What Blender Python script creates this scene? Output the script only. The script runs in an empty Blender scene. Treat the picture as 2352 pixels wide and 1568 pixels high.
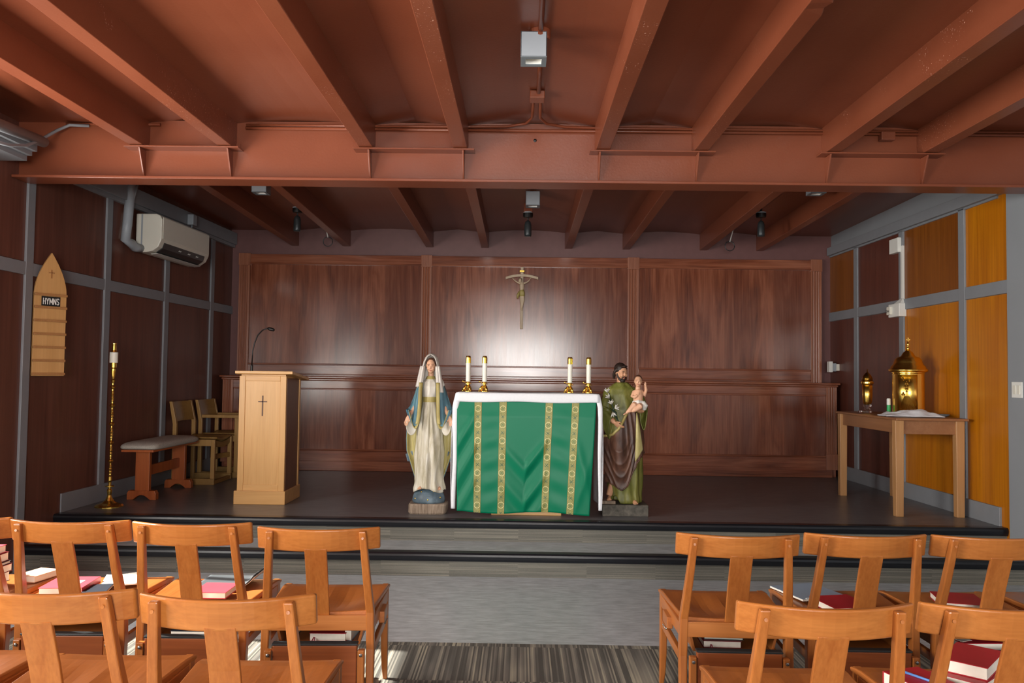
import bpy, bmesh, math, random
from math import sin, cos, pi, sqrt, atan2, exp
from mathutils import Vector, Matrix, noise
random.seed(7)
SC = bpy.context.scene
COL = SC.collection

# ------------------------------------------------------------------ camera
F_PX, EYE, VPX, VPY, ROLL = 1880.0, 1.475, 1195.0, 860.0, 0.0125
_d = Vector(((VPX-1176)/F_PX, -(VPY-784)/F_PX, -1)).normalized()
_u = Vector((sin(ROLL), cos(ROLL), 0)); _u = (_u-_d*_u.dot(_d)).normalized()
_x = _d.cross(_u)
WC = Matrix((_x, _d, _u))            # camera -> world rotation (rows are world axes in camera space)
CAMPOS = Vector((0, 0, EYE))
cam = bpy.data.cameras.new('camera'); cam.sensor_width = 36; cam.lens = F_PX/2352*36
cam.clip_start = 0.05
camo = bpy.data.objects.new('camera', cam); COL.objects.link(camo)
camo.matrix_world = Matrix.Translation(CAMPOS) @ WC.to_4x4()
SC.camera = camo

def P(px, py, X=None, Y=None, Z=None):
    """point seen at a photo pixel on a plane of known X, Y or Z"""
    r = WC @ Vector(((px-1176)/F_PX, -(py-784)/F_PX, -1))
    for v, i in ((X, 0), (Y, 1), (Z, 2)):
        if v is not None:
            return CAMPOS + r*((v-CAMPOS[i])/r[i])

# ------------------------------------------------------------------ colour management, world
SC.view_settings.view_transform = 'Standard'
SC.view_settings.look = 'None'
SC.view_settings.exposure = 0.0
SC.view_settings.gamma = 1.0
SC.view_settings.use_curve_mapping = False
w = bpy.data.worlds.new('world'); SC.world = w; w.use_nodes = True
bg = w.node_tree.nodes['Background']; bg.inputs[0].default_value = (0.75, 0.86, 1, 1); bg.inputs[1].default_value = 1.0

# room measures
ZP = 0.335          # platform height above the nave floor
YP = 6.45           # platform front edge
YB = 9.85           # rear wall
def XL(y): return -3.66 + max(0.0, min(y, 9.9)-6.5)*0.0418 if y > 6.5 else -3.66
def XR(y): return 3.80 - max(0.0, y-6.5)*0.022
ANG_L = -math.atan(0.0418); ANG_R = math.atan(0.022)

# ------------------------------------------------------------------ daylight through the windows of the nave
def area(name, loc, rot, sx, sy, power, color=(1, .97, .93)):
    l = bpy.data.lights.new(name, 'AREA'); l.shape = 'RECTANGLE'; l.size = sx; l.size_y = sy
    l.energy = power; l.color = color
    o = bpy.data.objects.new(name, l); COL.objects.link(o); o.location = loc; o.rotation_euler = rot
    return o
WIN_L = [(0.4, 2.5, 1.15, 2.85), (3.75, 4.9, 1.15, 2.85)]      # y0,y1,z0,z1 in the left wall
WIN_R = [(0.3, 2.6, 1.15, 2.75)]
WIN_B = [(-1.25, 1.35, 0.75, 2.55)]                          # x0,x1,z0,z1 in the wall behind the camera
YBACK = -3.6
for y0, y1, z0, z1 in WIN_L:
    # daylight from the sunlit ground outside rises towards the ceiling, skylight falls in
    area('daylight_left', (-3.66-.30, (y0+y1)/2, (z0+z1)/2-.1), (0, -pi/2-math.radians(22), 0), z1-z0, y1-y0, 92*(y1-y0)*(z1-z0), (1, .95, .88))
for y0, y1, z0, z1 in WIN_R:
    area('daylight_right', (3.80+.16, (y0+y1)/2, (z0+z1)/2), (0, pi/2, 0), z1-z0, y1-y0, 3)
for x0, x1, z0, z1 in WIN_B:
    area('daylight_back', ((x0+x1)/2, YBACK-.16, (z0+z1)/2), (pi/2, 0, 0), x1-x0, z1-z0, 520)
sun = bpy.data.lights.new('sun', 'SUN'); sun.energy = 18; sun.angle = math.radians(.6); sun.color = (1, .95, .86)
suno = bpy.data.objects.new('sun', sun); COL.objects.link(suno)
suno.rotation_euler = Vector((0.70, -0.10, -0.62)).to_track_quat('-Z', 'Y').to_euler()
suno.location = (-8, 2, 7)

# ------------------------------------------------------------------ materials
def lin(h):
    h = h.lstrip('#'); c = [int(h[i:i+2], 16)/255 for i in (0, 2, 4)]
    return tuple(x/12.92 if x <= .04045 else ((x+.055)/1.055)**2.4 for x in c)
class NT:
    def __init__(s, name):
        s.m = bpy.data.materials.new(name); s.m.use_nodes = True
        s.t = s.m.node_tree; s.b = s.t.nodes['Principled BSDF']
        s.tc = s.t.nodes.new('ShaderNodeTexCoord')
    def n(s, typ, **kw):
        nd = s.t.nodes.new(typ)
        for k, v in kw.items(): setattr(nd, k, v)
        return nd
    def l(s, a, b): s.t.links.new(a, b)
    def coord(s, scale=(1, 1, 1), src='Object', rnd=0.0):
        mp = s.n('ShaderNodeMapping'); mp.inputs['Scale'].default_value = scale
        if rnd:
            oi = s.n('ShaderNodeObjectInfo'); mu = s.n('ShaderNodeMath', operation='MULTIPLY'); mu.inputs[1].default_value = rnd
            ad = s.n('ShaderNodeVectorMath', operation='ADD')
            s.l(oi.outputs['Random'], mu.inputs[0]); s.l(s.tc.outputs[src], ad.inputs[0]); s.l(mu.outputs[0], ad.inputs[1])
            s.l(ad.outputs[0], mp.inputs[0])
        else: s.l(s.tc.outputs[src], mp.inputs[0])
        return mp.outputs[0]
    def noise(s, vec, scale=5, detail=4, rough=.5, dist=0.0):
        nd = s.n('ShaderNodeTexNoise'); nd.inputs['Scale'].default_value = scale
        nd.inputs['Detail'].default_value = detail; nd.inputs['Roughness'].default_value = rough
        nd.inputs['Distortion'].default_value = dist
        s.l(vec, nd.inputs['Vector']); return nd.outputs['Fac']
    def ramp(s, fac, stops):
        r = s.n('ShaderNodeValToRGB'); e = r.color_ramp.elements
        while len(e) < len(stops): e.new(.5)
        for el, (p, c) in zip(e, stops):
            el.position = p; el.color = (*c, 1) if len(c) == 3 else c
        s.l(fac, r.inputs[0]); return r.outputs[0]
    def mix(s, fac, a, b, typ='MIX'):
        m = s.n('ShaderNodeMix', data_type='RGBA', blend_type=typ)
        for sock, v in ((m.inputs[0], fac), (m.inputs[6], a), (m.inputs[7], b)):
            if hasattr(v, 'links'): s.l(v, sock)
            elif isinstance(v, (int, float)): sock.default_value = v
            else: sock.default_value = (*v, 1)
        return m.outputs[2]
    def math(s, op, a, b=0.0, c=0.0):
        m = s.n('ShaderNodeMath', operation=op)
        for i, v in enumerate((a, b, c)):
            if hasattr(v, 'links'): s.l(v, m.inputs[i])
            else: m.inputs[i].default_value = v
        return m.outputs[0]
    def col(s, v):
        if hasattr(v, 'links'): s.l(v, s.b.inputs['Base Color'])
        else: s.b.inputs['Base Color'].default_value = (*v, 1)
        return s
    def set(s, **kw):
        for k, v in kw.items():
            sock = s.b.inputs[k.replace('_', ' ')]
            if hasattr(v, 'links'): s.l(v, sock)
            else: sock.default_value = v
        return s
    def bump(s, h, strength=.2, dist=.01):
        b = s.n('ShaderNodeBump'); b.inputs['Strength'].default_value = strength; b.inputs['Distance'].default_value = dist
        s.l(h, b.inputs['Height']); s.l(b.outputs[0], s.b.inputs['Normal']); return s

def m_plain(name, hexc, rough=.5, metal=0, var=.06, scale=12, bump=0, spec=.5, **kw):
    t = NT(name); c = lin(hexc); v = t.coord()
    f = t.noise(v, scale, 3)
    t.col(t.ramp(f, [(.3, tuple(x*(1-var) for x in c)), (.7, tuple(min(1, x*(1+var)) for x in c))]))
    t.set(Roughness=rough, Metallic=metal, Specular_IOR_Level=spec, **kw)
    if bump: t.bump(t.noise(v, scale*8, 2), bump, .002)
    return t.m

def m_wood(name, dark, light, axis='Z', rough=.35, stretch=14, scale=1.6, rnd=7.0, coat=0.0, spec=.5, dist=1.2, contrast=(.25, .75), fine=.25):
    t = NT(name)
    sc = {'X': (1/stretch, 1, 1), 'Y': (1, 1/stretch, 1), 'Z': (1, 1, 1/stretch)}[axis]
    v = t.coord(tuple(x*scale*10 for x in sc), rnd=rnd)
    f = t.noise(v, 1.0, 5, .55, dist)
    sc2 = {'X': (.02, 1, 1), 'Y': (1, .02, 1), 'Z': (1, 1, .02)}[axis]
    v2 = t.coord(tuple(x*scale*90 for x in sc2), rnd=rnd)
    g = t.noise(v2, 1.0, 3, .6)
    a, b = lin(dark), lin(light)
    c1 = t.ramp(f, [(contrast[0], a), (contrast[1], b)])
    c2 = t.ramp(g, [(.3, tuple(x*.6 for x in a)), (.65, b)])
    t.col(t.mix(fine, c1, c2))
    t.set(Roughness=t.math('ADD', t.math('MULTIPLY', g, .12), rough-.06), Specular_IOR_Level=spec)
    if coat: t.set(Coat_Weight=coat, Coat_Roughness=.12)
    t.bump(g, .06, .002)
    return t.m

MAT = {}
def m_red(name='red_oxide_paint', chips=True):
    t = NT(name); v = t.coord(); g = t.tc.outputs['Object']
    big = t.noise(v, 1.3, 4)
    base = t.ramp(big, [(.3, lin('#753c27')), (.7, lin('#824730'))])
    sp = t.noise(v, 95, 2, .6); clus = t.noise(v, 1.7, 3)
    m = t.math('MULTIPLY', t.math('GREATER_THAN', sp, .68), t.math('GREATER_THAN', clus, .56))
    t.col(t.mix(m, base, lin('#c99a86')) if chips else base)
    t.set(Roughness=.31, Specular_IOR_Level=.45)
    t.bump(t.noise(v, 60, 4), .12, .004)
    return t.m
MAT['red'] = m_red(chips=False); MAT['red_chip'] = m_red('chipped_red_oxide_paint')
MAT['red_dark'] = m_plain('purple_brown_paint', '#6b4644', .5, bump=.05)
MAT['gray'] = m_plain('grey_trim_paint', '#83878c', .45, var=.03, bump=.04)
MAT['graywall'] = m_plain('grey_wall_paint', '#8d9297', .55, var=.03, scale=3, bump=.05)
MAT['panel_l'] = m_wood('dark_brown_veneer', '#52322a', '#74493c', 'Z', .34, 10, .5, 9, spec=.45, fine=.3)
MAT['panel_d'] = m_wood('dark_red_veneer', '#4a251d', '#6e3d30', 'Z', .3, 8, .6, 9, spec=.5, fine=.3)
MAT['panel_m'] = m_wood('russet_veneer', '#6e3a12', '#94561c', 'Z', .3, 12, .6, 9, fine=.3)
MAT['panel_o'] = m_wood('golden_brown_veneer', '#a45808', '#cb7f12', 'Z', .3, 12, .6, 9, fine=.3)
def m_sapele(name, rot_h=False):
    # flame figured veneer in vertical flitches
    t = NT(name)
    ax = (1, 1, .13) if not rot_h else (.1, 1, 1)
    v = t.coord(tuple(6*x for x in ax), rnd=11)
    f = t.noise(v, 1.0, 5, .55, 1.6)
    v2 = t.coord((70, 70, 2) if not rot_h else (2, 70, 70), rnd=5)
    g = t.noise(v2, 1.0, 3, .6)
    c1 = t.ramp(f, [(.3, lin('#4f2417')), (.5, lin('#84482f')), (.7, lin('#a4664a'))])
    c2 = t.ramp(g, [(.3, lin('#5e2f20')), (.7, lin('#a86a50'))])
    c = t.mix(.35, c1, c2)
    if not rot_h:
        sx = t.n('ShaderNodeSeparateXYZ'); t.l(t.tc.outputs['Object'], sx.inputs[0])
        fl = t.math('FLOOR', t.math('MULTIPLY', sx.outputs[0], 3.4))
        wn = t.n('ShaderNodeTexWhiteNoise', noise_dimensions='1D'); t.l(fl, wn.inputs['W'])
        c = t.mix(t.math('MULTIPLY', wn.outputs['Value'], .55), c, lin('#54281b'))
    t.col(c); t.set(Roughness=t.math('ADD', t.math('MULTIPLY', g, .06), .15), Specular_IOR_Level=.55)
    t.bump(g, .05, .002)
    return t.m
MAT['sapele'] = m_sapele('mahogany_flame_veneer')
MAT['sapele_h'] = m_sapele('mahogany_rail', True)
MAT['sapele_p'] = m_wood('mahogany_pilaster', '#86503a', '#a86e54', 'Z', .24, 14, 1, spec=.5)
MAT['cherry_x'] = m_wood('cherry_wood_across', '#a05a24', '#b87438', 'X', .34, 16, 1.3, coat=.15)
MAT['cherry_z'] = m_wood('cherry_wood_upright', '#9c5522', '#b67035', 'Z', .34, 14, 1.3, coat=.15)
MAT['cherry_y'] = m_wood('cherry_wood_lengthwise', '#9a5624', '#b46c34', 'Y', .34, 14, 1.2, coat=.15)
MAT['cherry_dark'] = m_wood('red_cherry_wood', '#7c3c18', '#985024', 'X', .4, 14, 1.2)
MAT['maple'] = m_wood('pale_maple', '#cc9858', '#e2b273', 'Z', .36, 14, 1.0, fine=.12)
MAT['maple_h'] = m_wood('pale_maple_rail', '#cc9858', '#e2b273', 'X', .36, 14, 1.0, fine=.12)
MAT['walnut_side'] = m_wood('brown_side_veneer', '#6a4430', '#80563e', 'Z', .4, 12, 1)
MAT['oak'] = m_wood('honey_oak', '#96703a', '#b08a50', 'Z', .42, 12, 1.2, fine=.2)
MAT['oak_dark'] = m_wood('honey_oak_dark_grain', '#80602f', '#9a7842', 'Y', .42, 12, 1.2, fine=.2)  # darker honey oak for the seat, slat, runners and cross rails
MAT['redwood'] = m_wood('reddish_stained_wood', '#96481e', '#b2602c', 'Z', .4, 12, 1.2)
MAT['tablewood'] = m_wood('light_brown_ash', '#a87848', '#c09060', 'Z', .4, 14, 1.2, fine=.15)
MAT['tabletop'] = m_wood('brown_ash', '#8a5a38', '#a06e48', 'Y', .4, 14, 1.2, fine=.2)
MAT['hymnwood'] = m_wood('light_oak_board', '#b98a50', '#cb9c62', 'Z', .45, 12, 1.2, fine=.15)
MAT['hymnrail'] = m_wood('light_oak_rail', '#9a6a3c', '#ad7c4a', 'Y', .45, 12, 1.2)
MAT['rubber'] = m_plain('black_rubber', '#15181d', .3, var=.1)
MAT['black'] = m_plain('black_plastic', '#101010', .4)
MAT['charcoal'] = m_plain('dark_grey_metal', '#3a3e40', .3, .4)
MAT['grayplastic'] = m_plain('light_grey_metal', '#9aa1a8', .45, var=.02)
MAT['grayplastic_d'] = m_plain('mid_grey_metal', '#6d757a', .45, var=.02)
MAT['white'] = m_plain('white_plastic', '#e2e2dc', .4, var=.01)
MAT['offwhite'] = m_plain('ivory_plastic', '#dcd9cc', .42, var=.01)
MAT['page'] = m_plain('paper_pages', '#e6e0d2', .8, var=.04, scale=40)
MAT['wax'] = m_plain('white_wax', '#f2efe2', .4, var=.01, Subsurface_Weight=.15)
MAT['linen'] = m_plain('white_linen', '#eceef2', .85, var=.02, scale=60, bump=.15)
MAT['towel'] = m_plain('white_towel', '#d8d8dc', .95, var=.05, scale=70, bump=.5)
MAT['bookred'] = m_plain('red_book_cloth', '#b01a28', .5, var=.05)
MAT['bookpink'] = m_plain('faded_red_book_cloth', '#d2404e', .5, var=.05)
MAT['bookdark'] = m_plain('dark_red_book_cloth', '#7c1822', .5, var=.05)
MAT['booknavy'] = m_plain('black_book_cloth', '#1d2430', .5, var=.05)
MAT['bookteal'] = m_plain('teal_book_cloth', '#3c6e72', .5, var=.05)
MAT['bookblue'] = m_plain('blue_grey_card', '#8da0b2', .5, var=.04)
MAT['bookgray'] = m_plain('grey_card', '#4e5458', .5, var=.05)
MAT['peach'] = m_plain('peach_card', '#e0b090', .6)
MAT['ribbon'] = m_plain('dark_red_ribbon', '#8c1830', .6)
MAT['penblue'] = m_plain('blue_pen_plastic', '#5a86c8', .35)
MAT['penorange'] = m_plain('orange_pencil_paint', '#e08a18', .4)
MAT['green_lid'] = m_plain('green_label', '#2ea860', .45)
MAT['cushion'] = m_plain('grey_tweed', '#aaa59b', .95, var=.2, scale=120, bump=.4)
MAT['skin'] = m_plain('painted_skin', '#dba988', .5, var=.05, scale=30)
MAT['skin_m'] = m_plain('painted_tan_skin', '#c99673', .5, var=.05, scale=30)
MAT['hair'] = m_plain('painted_dark_hair', '#2a1e18', .45, var=.2, scale=80, bump=.5)
MAT['veil'] = m_plain('painted_white_veil', '#cfc8bf', .5, var=.06, scale=30)
MAT['feature'] = m_plain('painted_brown_features', '#5a3a2c', .5)
MAT['lip'] = m_plain('painted_lips', '#b06a5c', .5)
def m_antique(name, a, b, c, scale=14, stretch=.25, rough=.48):
    t = NT(name); v = t.coord((1, 1, stretch))
    f = t.noise(v, scale, 5, .6, .6)
    t.col(t.ramp(f, [(.28, lin(a)), (.5, lin(b)), (.72, lin(c))])); t.set(Roughness=rough); return t.m
MAT['gown'] = m_antique('antiqued_cream_paint', '#968c6c', '#c2baa4', '#dcd8cc')
MAT['gown_top'] = m_antique('antiqued_ivory_paint', '#b8ae98', '#d0cabc', '#dcd8cc')
MAT['blue'] = m_antique('antiqued_blue_paint', '#3c5a6c', '#56808e', '#7fa6ac')
MAT['gold_paint'] = m_antique('antiqued_gold_paint', '#8a7840', '#a89858', '#c2b578')
MAT['yellow_lining'] = m_antique('antiqued_yellow_lining', '#8c8048', '#b0a468', '#c8be88')
MAT['olive'] = m_antique('antiqued_olive_paint', '#3a3f14', '#67692a', '#8f8c48')
MAT['brownrobe'] = m_antique('antiqued_brown_paint', '#2e1e18', '#56392c', '#7a5440')
MAT['leaf'] = m_plain('painted_dark_leaf', '#24382c', .5)
MAT['lily'] = m_plain('painted_white_petal', '#dad8d0', .5)
MAT['globe'] = m_antique('antiqued_slate_blue', '#34434c', '#566874', '#7f94a0', 9, 1)
MAT['bark'] = m_antique('grey_brown_carved_wood', '#5c4c40', '#8a7866', '#a99a88', 40, .12, .8)
MAT['stone'] = m_antique('dark_grey_stone', '#3c3a34', '#56524a', '#6c665c', 20, 1, .8)
MAT['corpus'] = m_plain('pale_carved_wood', '#c3ae92', .5, var=.08)
MAT['crosswood'] = m_wood('pale_bare_wood', '#b8a286', '#cbb79c', 'Z', .5, 12, 2)
MAT['brass'] = m_plain('polished_brass', '#e2c060', .24, 1, var=.05)
MAT['brass_dark'] = m_plain('aged_brass', '#9a7430', .28, 1, var=.1)
MAT['gold'] = m_plain('polished_gold', '#f4cc66', .26, 1, var=.03)
MAT['steel'] = m_plain('steel', '#9a9a98', .3, 1)
MAT['chip'] = m_plain('bare_primer', '#d8bfae', .8)
def m_glass():
    t = NT('clear_glass'); t.col((.95, .97, .97)); t.set(Roughness=.03, Transmission_Weight=1.0, IOR=1.45); return t.m
MAT['glass'] = m_glass()
def m_vinyl(name, a, b, rough, spec=.5):
    t = NT(name); v = t.coord((.5, 1.6, 1)); f = t.noise(v, 14, 6, .65)
    v2 = t.coord((.25, 1.5, 1)); g = t.noise(v2, 34, 3, .6)
    t.col(t.mix(.45, t.ramp(f, [(.36, lin(a)), (.64, lin(b))]), t.ramp(g, [(.38, lin(a)), (.62, lin(b))])))
    t.set(Roughness=rough, Specular_IOR_Level=spec); t.bump(g, .03, .002); return t.m
MAT['vinyl_plat'] = m_vinyl('charcoal_vinyl', '#58595c', '#6e6f72', .34)
MAT['vinyl_step'] = m_vinyl('grey_vinyl', '#9aa0a4', '#c6ccd0', .38)
def m_carpet(name, axis='Y'):
    # striped carpet tiles: fine lines along one axis, broken up tile by tile
    t = NT(name)
    sx = t.n('ShaderNodeSeparateXYZ'); t.l(t.tc.outputs['Object'], sx.inputs[0])
    u = sx.outputs[0] if axis == 'Y' else sx.outputs[2]
    vv = sx.outputs[1] if axis == 'Y' else sx.outputs[0]
    tile_v = t.math('FLOOR', t.math('MULTIPLY', vv, 2.0)); tile_u = t.math('FLOOR', t.math('MULTIPLY', u, 2.0))
    lane = t.math('FLOOR', t.math('MULTIPLY', u, 125.0 if axis == 'Y' else 230.0))
    cb = t.n('ShaderNodeCombineXYZ'); t.l(lane, cb.inputs[0]); t.l(tile_v, cb.inputs[1]); t.l(tile_u, cb.inputs[2])
    wn = t.n('ShaderNodeTexWhiteNoise', noise_dimensions='3D'); t.l(cb.outputs[0], wn.inputs['Vector'])
    cb2 = t.n('ShaderNodeCombineXYZ'); t.l(t.math('MULTIPLY', lane, .09), cb2.inputs[0]); t.l(t.math('MULTIPLY', vv, 1.4), cb2.inputs[1]); t.l(tile_v, cb2.inputs[2])
    broad = t.noise(cb2.outputs[0], 1.0, 2)
    val = t.math('ADD', t.math('MULTIPLY', wn.outputs['Value'], .75), t.math('MULTIPLY', t.math('SUBTRACT', broad, .5), 1.1))
    st = [(.12, lin('#3a3937')), (.35, lin('#605e5a')), (.62, lin('#959084')), (.85, lin('#c2bca4'))] if axis == 'Y' else \
         [(.12, lin('#55554f')), (.4, lin('#6c6a62')), (.7, lin('#848175')), (.9, lin('#9a9584'))]
    fz = t.noise(t.tc.outputs['Object'], 900, 2)
    c = t.ramp(val, st)
    t.col(t.mix(.35, c, t.ramp(fz, [(.3, (0.03, .03, .028)), (.7, (.45, .43, .37))])))
    t.set(Roughness=.95, Specular_IOR_Level=.15); t.bump(fz, .5, .004); return t.m
MAT['carpet'] = m_carpet('striped_carpet_tile', 'Y')
MAT['carpet_r'] = m_carpet('striped_riser_carpet', 'X')
def m_satin():
    t = NT('green_satin'); v = t.coord()
    t.col(lin('#017452')); t.set(Roughness=.42, Specular_IOR_Level=.22)
    t.bump(t.noise(t.coord((400, 400, 60)), 1, 2), .05, .001); return t.m
MAT['satin'] = m_satin()
def m_band():
    # gold brocade ribbon: circles alternating with little quatrefoils
    t = NT('gold_brocade'); sx = t.n('ShaderNodeSeparateXYZ'); t.l(t.tc.outputs['Object'], sx.inputs[0])
    x, z = sx.outputs[0], sx.outputs[2]
    pz = t.math('SUBTRACT', t.math('FRACT', t.math('DIVIDE', z, .128)), .5); pz = t.math('MULTIPLY', pz, .128)
    r = t.math('SQRT', t.math('ADD', t.math('MULTIPLY', x, x), t.math('MULTIPLY', pz, pz)))
    ring = t.math('LESS_THAN', t.math('ABSOLUTE', t.math('SUBTRACT', r, .0235)), .0022)
    pz2 = t.math('SUBTRACT', t.math('FRACT', t.math('ADD', t.math('DIVIDE', z, .128), .5)), .5); pz2 = t.math('MULTIPLY', pz2, .128)
    cr = t.math('LESS_THAN', t.math('ABSOLUTE', t.math('SUBTRACT', t.math('ABSOLUTE', x), t.math('ABSOLUTE', pz2))), .003)
    near = t.math('LESS_THAN', t.math('ADD', t.math('ABSOLUTE', x), t.math('ABSOLUTE', pz2)), .022)
    cross = t.math('MULTIPLY', cr, near)
    cr2 = t.math('LESS_THAN', t.math('ABSOLUTE', t.math('SUBTRACT', t.math('ABSOLUTE', x), t.math('ABSOLUTE', pz))), .0025)
    cross2 = t.math('MULTIPLY', cr2, t.math('LESS_THAN', r, .016))
    edge = t.math('GREATER_THAN', t.math('ABSOLUTE', x), .0235)
    f = t.noise(t.coord(), 220, 3, .7)
    c = t.ramp(f, [(.35, lin('#4f6238')), (.5, lin('#84803e')), (.68, lin('#b2a766'))])
    c = t.mix(ring, c, lin('#c8c088')); c = t.mix(cross, c, lin('#1f4f34')); c = t.mix(cross2, c, lin('#4a6a3a'))
    c = t.mix(edge, c, lin('#8c7c34'))
    t.col(c); t.set(Roughness=.42, Metallic=.15); t.bump(f, .25, .002); return t.m
MAT['band'] = m_band()

# ------------------------------------------------------------------ mesh builder
class MB:
    def __init__(s): s.bm = bmesh.new()
    def box(s, x0, x1, y0, y1, z0, z1, mat=None):
        vs = [Vector((x, y, z)) for x in (x0, x1) for y in (y0, y1) for z in (z0, z1)]
        if mat is not None: vs = [mat @ v for v in vs]
        v = [s.bm.verts.new(c) for c in vs]
        for f in ((0, 1, 3, 2), (4, 6, 7, 5), (0, 4, 5, 1), (2, 3, 7, 6), (0, 2, 6, 4), (1, 5, 7, 3)):
            s.bm.faces.new([v[i] for i in f])
        return s
    def bar(s, p0, p1, wx, wy, wx1=None, wy1=None, side=Vector((1, 0, 0))):
        """tapered rectangular bar from p0 to p1; wx along 'side'"""
        p0, p1 = Vector(p0), Vector(p1); d = (p1-p0).normalized()
        sd = (side-d*side.dot(d)).normalized(); up = d.cross(sd)
        wx1 = wx if wx1 is None else wx1; wy1 = wy if wy1 is None else wy1
        return s.loft([[p+sd*(a*ww/2)+up*(b*hh/2) for a, b in ((-1, -1), (1, -1), (1, 1), (-1, 1))] for p, ww, hh in ((p0, wx, wy), (p1, wx1, wy1))])
    def loft(s, rings, cap=True, closed=True):
        R = [[s.bm.verts.new(p) for p in r] for r in rings]; n = len(R[0])
        for a, b in zip(R, R[1:]):
            for i in range(n if closed else n-1):
                s.bm.faces.new((a[i], a[(i+1) % n], b[(i+1) % n], b[i]))
        if cap and closed:
            s.bm.faces.new(R[0][::-1]); s.bm.faces.new(R[-1])
        return s
    def lathe(s, prof, seg=24, c=(0, 0, 0), sx=1, sy=1, axis=None):
        c = Vector(c); rings = []
        for r, z in prof:
            rr = [Vector((r*sx*cos(2*pi*i/seg), r*sy*sin(2*pi*i/seg), z)) for i in range(seg)]
            if axis is not None: rr = [axis @ q for q in rr]
            rings.append([q+c for q in rr])
        return s.loft(rings)
    def tube(s, pts, r, seg=8, flat=1.0):
        pts = [Vector(p) for p in pts]; n = len(pts)
        rs = r if isinstance(r, (list, tuple)) else [r]*n
        rings = []; up = Vector((0, 0, 1)); prev = None
        for i, p in enumerate(pts):
            d = (pts[min(i+1, n-1)]-pts[max(i-1, 0)]).normalized()
            if prev is None:
                a = d.orthogonal().normalized()
            else: a = (prev-d*prev.dot(d)).normalized()
            prev = a; b = d.cross(a)
            rings.append([p+(a*cos(2*pi*k/seg)+b*sin(2*pi*k/seg)*flat)*rs[i] for k in range(seg)])
        return s.loft(rings)
    def ell(s, c, r, seg=16, rot=None):
        c = Vector(c); m = seg//2; rings = []
        for j in range(m+1):
            t = -pi/2+pi*j/m; rr = max(cos(t), 1e-3)
            q = [Vector((r[0]*rr*cos(2*pi*i/seg), r[1]*rr*sin(2*pi*i/seg), r[2]*sin(t))) for i in range(seg)]
            if rot is not None: q = [rot @ v for v in q]
            rings.append([v+c for v in q])
        return s.loft(rings)
    def prism(s, poly, h, M=None):
        """poly in local xy extruded along local z by h; M places it"""
        M = M or Matrix()
        return s.loft([[M @ Vector((a, b, 0)) for a, b in poly], [M @ Vector((a, b, h)) for a, b in poly]])
    def grid(s, fn, nu, nv):
        V = [[s.bm.verts.new(fn(i/nu, j/nv)) for i in range(nu+1)] for j in range(nv+1)]
        for j in range(nv):
            for i in range(nu):
                s.bm.faces.new((V[j][i], V[j][i+1], V[j+1][i+1], V[j+1][i]))
        return s
    def build(s, name, mat, parent=None, smooth=False, bevel=0, seg=2, solid=0, remesh=0, subsurf=0, label=None, ang=40, flip=False):
        bmesh.ops.recalc_face_normals(s.bm, faces=s.bm.faces)
        me = bpy.data.meshes.new(name); s.bm.to_mesh(me); s.bm.free()
        me.materials.append(MAT[mat] if isinstance(mat, str) else mat)
        if smooth: me.polygons.foreach_set('use_smooth', [True]*len(me.polygons))
        o = bpy.data.objects.new(name, me); COL.objects.link(o)
        if parent is not None: o.parent = parent
        if remesh:
            md = o.modifiers.new('remesh', 'REMESH'); md.mode = 'VOXEL'; md.voxel_size = remesh; md.use_smooth_shade = True
            sm = o.modifiers.new('smooth', 'SMOOTH'); sm.factor = .5; sm.iterations = 4
        if solid:
            md = o.modifiers.new('thick', 'SOLIDIFY'); md.thickness = solid; md.offset = 0
        if bevel:
            md = o.modifiers.new('bevel', 'BEVEL'); md.width = bevel; md.segments = seg; md.limit_method = 'ANGLE'; md.angle_limit = math.radians(ang)
        if subsurf:
            md = o.modifiers.new('sub', 'SUBSURF'); md.levels = subsurf; md.render_levels = subsurf
        if label: o['label'] = label
        return o

def empty(name, loc=(0, 0, 0), rz=0.0):
    o = bpy.data.objects.new(name, None); COL.objects.link(o); o.location = loc; o.rotation_euler = (0, 0, rz); o.empty_display_size = .1
    return o
def tag(o, label, cat, group=None):
    o['label'] = label; o['category'] = cat
    if group: o['group'] = group
    return o
def struct(o):
    o['kind'] = 'structure'; return o
def copy_tree(o, parent=None):
    c = o.copy(); COL.objects.link(c)
    if parent is not None: c.parent = parent
    for ch in list(o.children): copy_tree(ch, c)
    return c
def fix_smooth(o, deg=35):
    return o

# ================================================================== THE SETTING
JX = [-2.75, -2.12, -1.115, -.445, .565, 1.26, 2.19, 2.87]      # joists
def X_at(side, y, d): return XL(y)+d if side == 'l' else XR(y)-d
def wallbox(mb, side, y0, y1, d0, d1, z0, z1):
    p = lambda y, d, z: Vector((X_at(side, y, d), y, z))
    return mb.loft([[p(y0, d0, z0), p(y0, d1, z0), p(y0, d1, z1), p(y0, d0, z1)], [p(y1, d0, z0), p(y1, d1, z0), p(y1, d1, z1), p(y1, d0, z1)]])

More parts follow.
